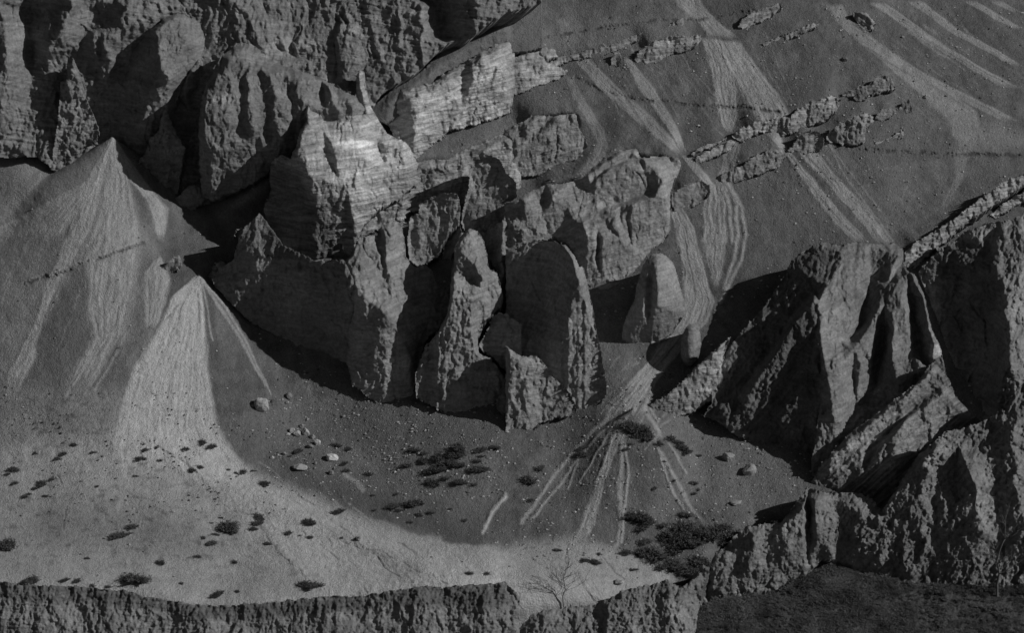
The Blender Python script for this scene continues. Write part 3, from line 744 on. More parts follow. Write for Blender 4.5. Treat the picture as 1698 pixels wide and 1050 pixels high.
rock('rock_mound', 'small banded mound resting at the head of the pale ramp', 'rock', (310, 350, .03),
 [(280,342,-.4),(290,330,.4),(302,318,.8),(312,308,1),(324,305,1),(343,322,.5),(334,338,0),(322,350,-.4),(298,352,-.4)], [[(315,315,2.2),(310,335,1.8)],[(328,318,2),(322,335,1.4)]], rough=.5, mat=M_wall, wander=2, soften=2)
# gravel ramp running down from the upper right of the wall
rock('hillside_ramp', '', '', (640, 185, .045),
 [(600,190,0),(640,155,1),(690,124,1.5),(725,92,1.5),(742,72,1.5),(762,68,1.5),(838,20,1),(900,-10,1),(900,80,0),(838,90,0),(700,170,0),(640,205,0)], [[(650,165,2.0),(745,105,2.5),(838,50,2.5)],[(670,180,.5),(760,115,.6),(850,65,.6)]],
 bed=0, flute=0, rough=.35, ribs=0, frag=.3, mat=M_ground, kind='structure', base=.8, crack=0, t_at=425.5)
bpy.data.objects['hillside_ramp'].data.attributes['tone'].data.foreach_set('value', np.full(len(bpy.data.objects['hillside_ramp'].data.vertices), .16, dtype=np.float32))
# ---- bright tilted strata
rock('rock_ridge', 'pale tilted strata ridge with a long straight crack, lit bright at upper centre', 'rock ridge', (700, 262, .04),
 [(640,200,1),(636,188,2),(643,170,2.5),(667,147,3),(687,142,3),(710,139,3),(743,116,3),(773,99,3),(803,82,3),(838,66,3),(852,60,2),(856,110,1),(850,188,-.3),(838,192,-.3),(743,219,-.3),(712,244,-.3),(690,266,-.3),(672,250,0),(655,232,0)],
 [[(668,150,4.8),(662,180,3.5),(665,215,2.8)],[(690,146,5.2),(692,190,5),(690,245,2)],[(672,185,5),(676,225,3.5)],[(712,143,4.8),(722,165,4.6),(730,200,3.2),(735,217,.6)],[(745,120,5),(750,190,3)],[(772,105,4.5),(768,150,2),(770,190,1.2)],[(800,90,5.8),(795,130,5.4),(785,165,4),(775,195,1.2)],[(812,100,4.5),(818,150,3),(836,120,4)]],
 bed=1.5, dip=22, flute=.35, rough=.45, mat=M_bed, wander=3)
rock('rock_crag', 'large bright jagged crag with dark sheer left flank dropping into the shadowed bowl', 'rock crag', (500, 425, .02),
 [(447,280,2),(455,262,3),(470,256,4.5),(482,262,6),(489,245,6),(497,220,6.5),(508,198,6.5),(505,182,5.5),(512,162,5.5),(518,173,5),(526,187,4),(538,199,3.5),(553,198,3.5),(583,184,3.5),(612,192,3),(640,222,3),(668,230,3),(682,245,2.5),(692,270,2),(700,300,1),(660,330,2),(630,345,3),(600,380,3.5),(590,420,2),(575,432,0),(523,436,0),(462,410,-.5),(436,350,-.5),(448,315,0)],
 [[(512,166,7.5),(509,200,8.5),(492,247,9.5),(485,270,9.5),(500,292,9.5),(526,322,9.8),(541,346,9.2),(550,378,8),(562,405,6)],[(470,262,6),(468,285,5)],
  [(525,190,6),(540,235,7.3),(552,272,7.8),(562,300,8)],[(532,192,6.5),(547,235,8.4),(560,275,8.6),(575,330,7.5)],[(560,215,6),(565,245,8.5),(590,300,7.5)],[(600,215,5.5),(605,260,7.5),(612,300,6.5)],[(622,230,4),(640,280,5),(632,300,4.6)],[(640,245,5.2),(668,240,5.5),(672,280,4)],
  [(500,330,5),(520,400,4)]],
 bed=1.0, dip=12, flute=.4, rough=.5, hscale=.86, over=.045, mat=M_bed, wander=3.5, soften=2)
rock('rock_spire', 'thin upright rock spire rising from the bright crag', 'rock spire', (600, 225, .02),
 [(592,123,7.5),(598,116,7.5),(605,120,7.5),(606,135,7.3),(608,150,7),(614,172,6.5),(624,190,6),(642,222,5),(640,235,5),(610,225,6),(585,205,5),(580,190,5),(587,175,6),(589,150,7)],
 [[(597,120,8.6),(594,150,8.8),(592,180,8.8),(605,215,7.8)]], bed=.4, flute=.4, rough=.45, mat=M_bed, wander=2, soften=1)
rock('rock_ledge', 'stepped bedded slope of pale rock beneath the bright strata ridge', 'rock ledge', (600, 420, .043),
 [(548,372,4),(570,345,4),(600,322,4),(640,292,4),(690,268,3),(740,262,3),(800,236,3),(850,212,2.5),(862,222,1.5),(866,325,0),(838,335,0),(790,345,0),(720,345,0),(680,352,0),(665,372,0),(630,380,0),(600,395,0),(580,425,-.5),(560,410,1)],
 [[(560,360,6.2),(600,330,6.4),(650,305,6),(700,285,5)],[(600,345,5),(660,318,4.4),(700,305,3.6)],[(600,360,5.8),(660,330,5.2),(720,318,4.4)],[(740,270,5),(800,255,4.6),(840,240,4.6)],[(720,300,2.6),(790,275,2.4),(850,255,2.6)]],
 bed=1.3, dip=24, flute=.2, rough=.6, mat=M_bed, wander=4)
rock('rock_pillar', 'broad square-shouldered pillar beside the upper right edge of the left cliffs', 'rock pillar', (800, 385, .02),
 [(779,282,5),(787,264,5.5),(810,256,5.5),(828,263,5.5),(840,285,5),(858,300,4.5),(858,370,1),(830,385,0),(800,392,-.5),(775,395,-.5),(764,372,0),(768,340,1),(776,312,3)], [[(786,275,7.8),(783,310,7.8),(778,350,6),(778,380,3)],[(825,280,6.5),(828,340,4)]], bed=.4, flute=.5, rough=.5, wander=2.5)
rock('rock_pillar', 'low stout pillar of lit rock with a dark left side in the notch behind the front rocks', 'rock pillar', (715, 440, .022),
 [(674,405,1),(677,375,2.5),(680,358,4),(688,354,4.5),(694,352,4.5),(695,338,5),(710,330,5),(730,320,5),(748,318,5),(760,322,5),(764,345,4),(763,370,3),(748,385,2),(733,405,1),(726,428,0),(694,442,-.5),(678,432,-.5)],
 [[(688,358,5.5),(684,390,5.5),(690,430,2.5)],[(698,345,6.4),(703,380,6.4),(704,425,3)],[(735,325,6),(730,370,4.5)]], push=-2.2, bed=.3, flute=.6, rough=.5, wander=2.5)
rock('rock_pinnacle', 'slim leaning pinnacle tucked against the tallest front rock', 'rock pinnacle', (745, 432, .02),
 [(742,386,3.5),(752,373,4),(763,370,4),(766,384,3),(757,408,1.5),(747,432,-.4),(730,438,-.4),(736,410,1.5)], [[(752,378,5),(746,405,4)]], rough=.3, flute=.2, wander=1.5, soften=1)
rock('rock_pinnacle', 'small hooked pinnacle on the shadowed rim left of the front rocks', 'rock pinnacle', (560, 428, .02),
 [(548,424,5),(552,407,6.3),(561,402,6.5),(568,407,6.3),(571,419,6),(585,428,5),(580,436,4.5),(556,432,4.5)], [[(560,405,7.6),(560,422,7)]], rough=.3, flute=.2, wander=1.2, soften=1)
rock('rock_mass', 'dark craggy rock lobe at the upper right edge behind the front rocks', 'rock', (825, 500, .02),
 [(808,380,4),(838,362,5),(866,365,5),(866,520,0),(838,505,0),(826,455,0),(812,430,1),(804,396,3)], [[(818,385,5),(825,430,4.5),(832,480,2.5)],[(850,380,6.5),(852,480,4)]], rough=1.1, wander=3)
rock('striated_cliff', 'shadowed striated rock face above the gravel left of the great front rock', 'rock face', (480, 562, .022),
 [(400,382,3),(430,352,3.5),(450,375,4),(470,408,5),(530,434,7),(572,430,9),(590,470,9),(610,540,8),(640,600,5),(652,660,0),(637,680,-.8),(583,644,-.5),(545,610,-.5),(500,582,-.5),(460,558,-.5),(415,534,-.5),(385,508,-.5),(368,488,-.5),(352,470,-.5),(360,445,0),(385,430,1)],
 [[(470,430,4),(450,500,1.6),(440,540,.4)],[(530,450,6.6),(510,520,4),(495,570,.6)],[(575,460,9),(560,520,6.5),(550,585,1.6)],[(560,480,7),(543,560,3.4)],[(595,560,5.5),(590,620,1.5)],[(420,430,3),(400,490,.6)]],
 bed=.2, dip=20, flute=.9, rough=.6, over=.034, mat=M_wall, wander=3.5)
rock('rock_crag', 'sunlit rough knob on the dark rim above the shadowed bowl', 'rock crag', (410, 425, .02),
 [(388,398,3),(390,384,3.5),(400,377,4),(412,386,4),(430,405,4),(438,412,3.5),(437,422,3),(422,428,2),(407,424,2),(394,412,2)], [[(398,384,5.2),(408,402,5.4),(425,416,4.6)]], rough=.9, wander=1.8, soften=1, mat=M_bed)
rock('rock_crag', 'broken sunlit outcrop at the top of the bright debris cone', 'rock crag', (375, 480, .02),
 [(340,462,0),(350,448,1),(357,436,2),(367,431,2.2),(376,437,2.2),(379,449,2.2),(397,450,2.2),(413,468,2),(400,480,1),(390,508,-.3),(372,494,-.4),(347,480,-.4)], [[(362,438,3.4),(362,460,3),(352,470,1.6)],[(395,456,3.6),(384,480,2.4)]], rough=1.2, wander=2, soften=1, mat=M_bed)
rock('rock_outcrop', 'two pale sunlit chips of rock in the middle of the dark face', 'rock outcrop', (500, 452, .02),
 [(477,436,5),(484,433,5.6),(497,440,5.6),(511,432,6),(531,438,6.4),(514,446,6),(500,451,5),(487,458,4.4),(478,451,4.4)], [[(484,438,6.6),(486,448,6)],[(509,437,7.4),(505,446,6.6)]], rough=.8, wander=1.5, soften=1, mat=M_bed)
rock('rock_slab', 'small flat-topped slab at the neck of the narrow scree lobe', 'rock slab', (282, 450, .03),
 [(266,446,-.2),(278,432,.6),(290,425,1),(298,423,1),(301,436,.6),(294,449,0),(280,452,-.3)], [[(290,428,1.8),(284,442,1.2)]], rough=.3, wander=1.2, soften=1)
rock('rock_pinnacle', 'great double-headed front rock with a lit shoulder and deeply shadowed right face', 'rock pinnacle', (637, 676, .028),
 [(586,407,4.5),(596,394,5),(612,390,5),(624,388,4.5),(628,376,4.5),(642,370,4.5),(655,365,4.5),(665,368,4),(670,390,3),(673,425,2.5),(687,441,2),(706,438,1.6),(717,452,1),(724,470,.5),(742,480,.3),(746,500,0),(742,516,0),(730,540,0),(711,562,0),(698,590,0),(689,620,0),(686,660,-.5),(657,672,-.8),(637,680,-.8),(615,664,-.8),(583,640,-.5),(574,600,0),(576,560,1.2),(580,530,2.2),(566,500,3),(561,462,4)],
 [[(588,410,6.2),(569,455,6.6),(572,474,7.2),(588,502,7.8),(610,524,8.2),(638,552,8.2),(659,586,7.4),(669,618,5.4),(664,645,3.2),(659,668,.6)],[(612,400,5.4),(606,450,6),(604,500,6.6)],[(629,385,3.8),(626,405,4.2),(634,428,4.6),(638,452,4.8)],[(635,380,5.6),(640,410,5.8),(643,450,5.2)],[(655,375,5),(658,420,4)],
  [(648,495,4.6),(690,468,2.0),(715,480,1)],[(664,560,4.6),(700,530,1.4),(720,520,.8)],[(676,610,2.6),(688,590,1.2)],[(618,535,5.6),(622,570,4.6),(630,620,2.6),(640,660,.8)],[(594,545,4.6),(606,590,3.4),(612,635,1.4)]],
 ribs=1.3, bed=.5, dip=20, flute=.3, rough=.5, wander=3, soften=1, deep=2.5)
rock('rock_pinnacle', 'tall ragged front rock with a rounded lit head, right-hand one of the front pair', 'rock pinnacle', (745, 688, .026),
 [(758,400,4),(764,386,4.5),(778,376,5),(793,381,5),(801,396,4.5),(808,422,4),(811,440,3.5),(824,451,3),(836,488,2.5),(832,511,2),(808,531,3),(799,545,3),(793,562,2.6),(795,582,2.4),(812,592,2),(838,626,1),(840,650,0),(818,672,-.5),(793,690,-.8),(743,692,-.8),(717,674,-.8),(688,661,-.5),(687,620,.6),(698,588,1.6),(720,556,3),(739,520,4),(745,496,4.5),(746,470,4.5),(750,436,4.5)],
 [[(762,402,6.4),(768,430,6.6),(788,452,6.8),(806,480,6.8),(798,525,6)],[(778,382,6.2),(792,430,6),(822,470,5),(828,505,3.6)],[(757,450,4.8),(785,470,4.8)],[(749,478,7.4),(742,520,8),(730,560,8),(718,590,7.4),(718,630,5),(728,680,.6)],[(775,485,7.4),(780,530,6.8),(768,580,7.2),(765,640,5.2),(760,682,.8)],[(742,590,6.4),(745,640,3.6)],[(794,600,5),(806,640,3)]],
 bed=.3, flute=.8, rough=.85, wander=3.5, soften=1, deep=2.5)
rock('rock_block', 'rounded lit block wedged at the right edge of the front rocks', 'rock block', (815, 620, .02),
 [(793,575,2.4),(802,556,3),(812,538,4),(817,523,4.5),(830,517,4.8),(842,522,4.8),(866,535,4.5),(866,640,1),(842,622,.8),(812,590,1.2)], [[(816,530,6),(808,560,5.4),(803,578,4)],[(840,540,6.4),(845,590,4.5)]], rough=.5, wander=2.2, soften=2)
rock('rock_block', 'dark low block half buried at the foot of the rightmost front rock', 'rock block', (838, 690, .02),
 [(822,664,1.6),(832,645,2.6),(845,628,3.2),(868,630,3.2),(868,700,-.4),(838,692,-.6),(824,680,0)], [[(838,650,3.8),(846,680,2.4)]], rough=.5, wander=2, soften=2)

# ---- right half: outcrops on the gravel hillside
RG = 'rock outcrops on the gravel hillside'
rock('rock_outcrop', 'low pale banded outcrop at the head of the second hillside', 'rock outcrop', (880, 150, .045),
 [(836,104,1),(862,88,1.2),(882,76,1.2),(920,80,.8),(926,92,.4),(906,102,.8),(920,108,1),(944,118,.4),(925,130,0),(900,138,0),(863,154,-.3),(836,160,-.3)], [[(880,84,1.8),(865,100,1.8),(862,130,1.8)],[(905,110,1.8),(903,130,1)],[(890,98,.9),(870,108,.9)]], bed=1.3, dip=8, rough=.5, mat=M_bed, group=RG, ribs=.4, hscale=.75, over=.022, tmul=1.0, wander=3)
rock('rock_outcrop', 'blocky stepped outcrop with a flat lit top at the left side of the gravel hillside', 'rock outcrop', (900, 290, .03),
 [(836,212,2),(866,202,2.5),(880,192,2.6),(892,189,2.8),(917,192,2.8),(935,190,2.8),(955,187,2.8),(959,212,2.2),(973,229,1.6),(974,243,1),(960,262,0),(938,278,-.3),(900,290,-.5),(866,293,-.5),(836,296,-.5)],
 [[(892,195,4),(878,215,4.2),(868,240,3.6),(866,270,2)],[(915,196,2.6),(885,222,2.4),(868,235,2.2)],[(922,198,4.4),(910,225,4.6),(888,235,4.6)],[(952,192,4),(948,222,3.6)],[(905,228,3.4),(945,228,3)],[(900,240,4.4),(902,270,3),(904,285,1)],[(950,240,3.4),(935,268,1.4)]], bed=1.0, dip=20, rough=.6, mat=M_rock, group=RG, ribs=.4, hscale=.75, over=.022, tmul=1.0, wander=3)
rock('rock_wall', 'low pale rock wall at the top of the dark gravel beside the widest silt chute', 'rock wall', (1100, 104, .03),
 [(1048,98,.2),(1063,80,1),(1083,67,1.3),(1105,62,1.4),(1123,59,1.4),(1145,58,1.4),(1161,57,1.4),(1164,66,1),(1152,80,.4),(1118,91,-.2),(1090,105,-.4),(1060,108,-.4)], [[(1066,84,2),(1085,71,2.6),(1123,64,2.8),(1156,61,2.6)],[(1083,80,2.2),(1084,98,1)]], bed=1.2, dip=14, rough=.5, mat=M_bed, group=RG, ribs=.4, hscale=.75, over=.022, tmul=1.0, wander=2)
rock('rock_mound', 'smooth rounded knob at the end of a thin ledge by the silt streaks', 'rock', (1022, 110, .03),
 [(1012,100,.2),(1016,90,.8),(1024,84,1),(1030,90,.8),(1032,100,.3),(1024,110,-.3),(1014,109,-.3)], [[(1021,90,1.8),(1022,102,1.2)]], rough=.3, group=RG, ribs=.4, hscale=.75, over=.022, tmul=1.0, wander=1.5, soften=2)
rock('rock_wall', 'broken cliff band of big cracked blocks below the left gravel slope', 'rock wall', (1000, 480, .033),
 [(836,335,2),(862,325,2.4),(880,316,2.6),(905,306,2.8),(925,303,3),(950,300,3),(970,287,3),(997,264,3.2),(1020,253,3.4),(1037,246,3.4),(1052,244,3.4),(1064,260,3),(1083,259,2.6),(1105,259,2.4),(1124,260,2.2),(1131,270,1.4),(1127,285,1),(1113,318,.6),(1113,350,.4),(1112,380,.4),(1105,398,0),(1083,414,0),(1068,432,0),(1057,446,-.3),(1035,470,-.5),(1017,480,-.5),(1000,490,-.6),(983,480,-.4),(974,474,0),(956,432,.4),(940,402,.8),(920,396,1),(880,402,1),(836,405,1)],
 [[(975,292,4.6),(1000,272,5),(1037,252,5.4),(1050,252,5.2)],[(985,296,4),(1012,277,4.2),(1045,262,4.4)],[(985,302,5.2),(1010,282,5.6),(1040,268,5.8),(1058,272,5.4)],[(978,300,4.6),(990,325,3.6),(1000,345,2.6)],[(1005,300,5.8),(1015,325,5.6),(1030,325,5)],[(1060,262,4.8),(1070,285,4.6),(1078,305,4.4)],[(1067,262,5.6),(1078,282,5.6),(1085,305,5)],
  [(1085,270,4.6),(1100,300,4.4),(1108,340,3.4),(1106,385,1.4)],[(1010,342,2.4),(1045,330,2.6),(1080,316,2.8)],[(1015,352,4.6),(1050,338,5),(1085,330,5)],[(960,360,3.6),(990,352,3.8),(1022,345,4.4),(1028,400,4),(1010,418,3),(985,430,2.4)],[(962,372,5),(968,400,4.6),(980,430,3.6)],[(1028,356,3),(1032,380,2.6),(1045,392,1.4)],[(1040,360,5),(1055,385,4.4),(1075,370,4.6),(1100,360,3.6)],[(1045,398,1.6),(1075,392,1.4)],[(1052,410,3.4),(1080,398,3),(1098,385,2)],[(1000,425,3.4),(1035,420,3.4),(1030,450,1.8)],[(992,432,1),(996,460,.8)],
  [(925,312,4.6),(915,330,4.6),(912,370,3.8)],[(870,335,4.4),(872,365,3.6)],[(900,340,3.2),(900,380,2.8)]],
 bed=.9, dip=25, flute=.3, rough=.4, mat=M_rock, wander=2.5, soften=1, over=.022, hscale=.85)
rock('rock_block', 'smooth oblong block just under the silt neck', 'rock block', (1140, 348, .025),
 [(1113,322,.6),(1128,310,1.4),(1145,302,1.6),(1162,297,1.6),(1178,306,1.2),(1179,318,.8),(1162,336,-.2),(1138,349,-.5),(1118,350,-.5),(1112,338,0)], [[(1122,320,2.4),(1145,308,3.2),(1163,304,3)],[(1130,340,1.4),(1155,325,2.2)]], rough=.4, group=RG, ribs=.4, hscale=.75, over=.022, tmul=1.0, wander=2, soften=2)
rock('rock_ridge', 'short ragged ridge of ledge rock between two silt necks', 'rock ridge', (1180, 268, .035),
 [(1150,264,0),(1165,253,.6),(1183,243,.9),(1200,236,1),(1212,230,1),(1222,234,.6),(1214,247,.2),(1190,259,-.2),(1164,273,-.3),(1154,272,-.3)], [[(1163,258,1.7),(1190,246,2),(1213,235,1.8)]], bed=1, dip=26, rough=.6, mat=M_bed, group=RG, ribs=.4, hscale=.75, over=.022, tmul=1.0, wander=2.5, soften=1)
rock('rock_ridge', 'thin slabby ridge just above the short ledge, crossed by the silt', 'rock ridge', (1175, 250, .04),
 [(1140,256,0),(1152,247,.4),(1180,236,.5),(1204,226,.5),(1206,230,.2),(1180,243,0),(1150,257,-.2)], [[(1152,250,1),(1180,239,1.1),(1202,229,1)]], bed=1, dip=26, rough=.5, mat=M_bed, group=RG, ribs=.4, hscale=.75, over=.022, tmul=1.0, wander=2.5, soften=1)
rock('rock_ridge', 'long slanting rock rib climbing right from the silt crossing, pitted lower face', 'rock ridge', (1320, 220, .035),
 [(1212,226,0),(1222,216,.5),(1250,201,.8),(1280,196,.8),(1307,192,1),(1322,182,1.2),(1337,172,1.4),(1355,164,1.5),(1370,159,1.5),(1384,159,1.4),(1394,164,1.1),(1392,177,.6),(1378,197,0),(1353,208,-.3),(1322,218,-.4),(1300,226,-.4),(1262,218,-.2),(1228,236,-.3)], [[(1225,222,1.4),(1255,206,1.6),(1307,200,1.6)],[(1312,200,2),(1337,180,2.8),(1370,165,3),(1386,166,2.4)],[(1340,195,2),(1372,178,2.4)]], bed=1, dip=30, rough=.8, mat=M_bed, group=RG, ribs=.4, hscale=.75, over=.022, tmul=1.0, wander=2.5, soften=1)
rock('rock_ridge', 'serrated upper end of the slanting rib with three notches', 'rock ridge', (1440, 160, .035),
 [(1394,158,0),(1408,150,.8),(1420,143,1),(1435,139,1),(1447,133,1.1),(1456,126,1.2),(1464,122,1.2),(1480,132,1),(1488,147,.3),(1474,152,0),(1440,159,-.2),(1412,165,-.3)], [[(1410,154,1.6),(1440,143,2),(1463,128,2.4),(1478,138,1.6)],[(1452,145,.9),(1470,134,1)]], bed=1, dip=32, rough=.7, mat=M_rock, group=RG, ribs=.4, hscale=.75, over=.022, tmul=1.0, wander=2.5, soften=1)
rock('rock_block', 'square block where the silt squeezes through, at the knot of two chutes', 'rock block', (1340, 254, .02),
 [(1306,250,0),(1318,234,.8),(1326,219,1.3),(1342,216,1.5),(1357,218,1.5),(1367,229,1.2),(1366,242,.6),(1359,252,-.2),(1324,256,-.4)], [[(1328,224,2.2),(1330,245,1.4)],[(1350,224,2.6),(1354,244,1.8)]], rough=.6, mat=M_bed, group=RG, ribs=.4, hscale=.75, over=.022, tmul=1.0, wander=2, soften=1)
rock('rock_outcrop', 'humped rough outcrop above the dotted animal path', 'rock outcrop', (1410, 242, .025),
 [(1367,231,0),(1378,216,.8),(1390,206,1.2),(1405,198,1.5),(1420,190,1.8),(1434,186,1.8),(1444,188,1.6),(1450,199,1),(1438,213,.6),(1434,236,0),(1418,242,-.3),(1398,241,-.4),(1378,236,-.3)], [[(1382,220,2.2),(1405,205,3.2),(1430,193,3.2)],[(1395,235,2.2),(1425,232,1.6)]], rough=1.1, group=RG, ribs=.4, hscale=.75, over=.022, tmul=1.0, wander=2, soften=1)
rock('rock_outcrop', 'rounded outcrop with a low neck, middle hump of three in a row', 'rock outcrop', (1460, 203, .025),
 [(1450,198,.2),(1456,186,1),(1464,179,1.3),(1474,178,1.2),(1488,182,.4),(1475,197,0),(1462,205,-.3),(1452,203,-.2)], [[(1462,184,2.2),(1466,196,1.4)]], rough=.4, group=RG, ribs=.4, hscale=.75, over=.022, tmul=1.0, wander=1.5, soften=1)
rock('rock_outcrop', 'small pointed hump ending the row of three outcrops', 'rock outcrop', (1502, 186, .025),
 [(1488,183,0),(1496,172,.8),(1503,165,1),(1510,163,1),(1513,183,0),(1506,188,-.2),(1492,186,-.2)], [[(1506,167,1.7),(1508,180,.8)]], rough=.4, group=RG, ribs=.4, hscale=.75, over=.022, tmul=1.0, wander=1.2, soften=1)
rock('rock_mound', 'little round knob below the serrated rib', 'rock', (1424, 167, .025),
 [(1414,162,0),(1418,154,.7),(1428,151,.8),(1438,157,.5),(1439,164,0),(1428,168,-.2),(1418,167,-.2)], [[(1426,156,1.4),(1430,163,.8)]], rough=.4, group=RG, ribs=.4, hscale=.75, over=.022, tmul=1.0, wander=1, soften=1)
rock('rock_ridge', 'diagonal pale band of rock on the dark gravel left of the silt knot', 'rock ridge', (1250, 302, .035),
 [(1194,292,0),(1203,283,.7),(1217,278,1),(1243,263,1.2),(1262,252,1.3),(1280,244,1.3),(1297,246,1.1),(1304,258,.6),(1292,275,0),(1256,291,-.2),(1226,301,-.3),(1206,308,-.4),(1196,303,-.3)], [[(1206,289,1.7),(1243,269,2.4),(1282,251,2.6)],[(1225,292,1.2),(1262,276,1.6)],[(1228,275,1.6),(1232,295,.6)]], bed=1.1, dip=28, rough=.7, mat=M_rock, group=RG, ribs=.4, hscale=.75, over=.022, tmul=1.0, wander=2.5, soften=1)
rock('rock_ridge', 'small banded ridge at the top edge right of the topmost silt chute', 'rock ridge', (1250, 48, .04),
 [(1222,46,0),(1234,26,.8),(1258,15,1),(1290,6,1),(1300,10,.5),(1282,26,.2),(1252,40,-.2),(1236,52,-.3)], [[(1232,38,1.3),(1255,24,2),(1288,12,1.6)],[(1250,34,1),(1275,22,.9)]], bed=1.4, dip=28, rough=.6, mat=M_bed, group=RG, ribs=.4, hscale=.75, over=.022, tmul=1.0, wander=2.5, soften=1)
rock('rock_ridge', 'faint pale ledge of strata below the top edge banded ridge', 'rock ridge', (1310, 70, .04),
 [(1262,72,0),(1287,60,.4),(1317,51,.6),(1345,37,.7),(1364,38,.5),(1345,49,.1),(1323,60,-.2),(1290,72,-.2),(1266,82,-.3)], [[(1285,65,1),(1318,55,1.2),(1348,41,1.2)]], bed=1.2, dip=26, rough=.7, mat=M_bed, group=RG, ribs=.4, hscale=.75, over=.022, tmul=1.0, wander=3, soften=1)
rock('rock_outcrop', 'dark ribbed outcrop between the two upper right silt streaks', 'rock outcrop', (1440, 50, .035),
 [(1412,20,.3),(1424,17,.6),(1436,19,.7),(1446,30,.7),(1454,40,.3),(1443,52,-.2),(1428,46,-.2),(1418,34,-.1)], [[(1420,24,1.2),(1434,40,1.2)],[(1434,24,1.5),(1446,40,1.1)]], bed=1.2, dip=-40, rough=.7, group=RG, ribs=.4, hscale=.75, over=.022, tmul=1.0, wander=2, soften=1)
rock('rock_rib', 'long pale rock rib slanting up to the right edge above the black gully', 'rock rib', (1510, 446, .04),
 [(1497,440,.4),(1500,416,1),(1520,399,1.5),(1546,383,1.8),(1570,369,2),(1595,352,2),(1622,332,2),(1647,314,2),(1670,298,2),(1698,286,2),(1730,275,2),(1730,300,.4),(1694,311,.2),(1665,329,0),(1638,347,0),(1610,366,0),(1582,389,-.2),(1560,406,-.3),(1536,427,-.4),(1512,448,-.4)],
 [[(1506,424,2.6),(1524,406,3),(1570,377,3.4),(1622,340,3.4),(1670,305,3.4),(1715,285,3.4)],[(1530,415,1.6),(1590,370,1.8),(1640,335,1.8)]], bed=.6, dip=34, flute=.5, rough=1.0, mat=M_bed, wander=3, soften=1)
rock('rock_rib', 'short lit rib below the long one at the right edge', 'rock rib', (1670, 352, .035),
 [(1640,356,0),(1655,342,.8),(1675,328,1.2),(1698,318,1.2),(1730,312,1.2),(1730,330,0),(1695,338,0),(1668,352,-.2),(1650,362,-.3)], [[(1656,348,2),(1680,333,2.3),(1710,322,2)]], rough=.8, mat=M_bed, wander=2.5, soften=1)

rock('rock_ledge', 'long faint ledge of thin beds crossing the upper gravel left of the top chute', 'rock ledge', (980, 98, .045),
 [(902,108,0),(925,94,.5),(960,84,.8),(985,80,.8),(1015,72,.9),(1050,58,.9),(1078,50,.6),(1062,64,.1),(1030,82,-.2),(990,94,-.3),(950,100,-.3),(915,114,-.3)], [[(928,98,1.2),(962,88,1.5),(1018,76,1.6),(1055,61,1.4)]], bed=1.4, dip=20, rough=.5, mat=M_rock, group=RG, ribs=.4, hscale=.8, over=.022, wander=4, soften=1)
rock('rock_ledge', 'thin stepped ledge running up to the little top-edge knoll right of the chute', 'rock ledge', (1150, 50, .045),
 [(1092,58,0),(1110,40,.5),(1130,28,.8),(1142,26,.6),(1136,40,.2),(1120,54,-.2),(1102,62,-.3)], [[(1106,50,1.0),(1126,34,1.3)]], bed=1.4, dip=28, rough=.5, mat=M_rock, group=RG, ribs=.4, hscale=.8, over=.022, wander=3, soften=1)
rock('rock_ledge', 'low broken ledge with rubble between the knot of chutes and the dotted path', 'rock ledge', (1500, 232, .04),
 [(1440,246,0),(1452,236,.4),(1478,226,.7),(1496,214,.8),(1502,216,.4),(1496,228,0),(1474,240,-.2),(1450,249,-.3)], [[(1455,240,.9),(1492,219,1.2)]], bed=1.0, dip=28, rough=.7, mat=M_rock, group=RG, ribs=.3, hscale=.8, over=.022, wander=3, soften=1)

# ---- right half: free-standing rocks
rock('rock_pillar', 'massive blunt pillar with a dark rough front and a smooth lit right edge', 'rock pillar', (975, 680, .022),
 [(838,412,0),(862,408,.6),(872,401,1.5),(890,399,2.4),(914,400,3.6),(930,402,4.4),(940,406,4.8),(950,420,5),(960,438,5),(969,444,4.8),(975,473,4.4),(983,503,4),(988,540,3.6),(997,580,3),(1005,633,2),(1006,658,.6),(996,670,-.4),(980,682,-.8),(957,684,-.8),(945,655,.4),(920,628,.6),(900,602,.4),(870,590,-.4),(852,575,-1),(838,560,-1)],
 [[(938,412,6.8),(952,440,7.6),(960,470,8),(961,500,8.2),(965,540,8.2),(968,600,7.6),(974,645,6),(977,676,1)],[(895,412,1.5),(900,470,1.6),(905,540,1.8),(925,600,2.4),(950,655,2)],[(925,412,3.6),(930,470,4.2),(938,540,4.4),(950,600,4.4)],[(865,420,1),(865,480,.2),(870,560,-.4)],[(985,560,6),(992,620,4.6)]],
 ribs=.5, bed=.4, dip=60, flute=.4, rough=.6, wander=2.5, soften=1, deep=2.5, hscale=1.1)
rock('rock_block', 'lower split block with a lit left side at the foot of the massive pillar', 'rock block', (890, 718, .022),
 [(838,572,3),(862,588,3.4),(880,588,3.6),(893,594,3.6),(908,608,3.4),(917,622,3),(935,640,2.6),(946,654,2.2),(955,678,-.3),(942,692,-.6),(918,694,-.6),(896,702,-.6),(880,722,-.8),(866,727,-.8),(838,730,-.8)],
 [[(862,598,4.6),(876,625,4.8),(888,655,4.4),(892,690,2)],[(893,605,3.4),(902,650,2.4),(908,685,.8)],[(905,615,5),(925,640,4),(938,670,2)],[(850,600,5.6),(852,690,3.4)]], rough=.6, wander=2.2, soften=1, flute=.5)
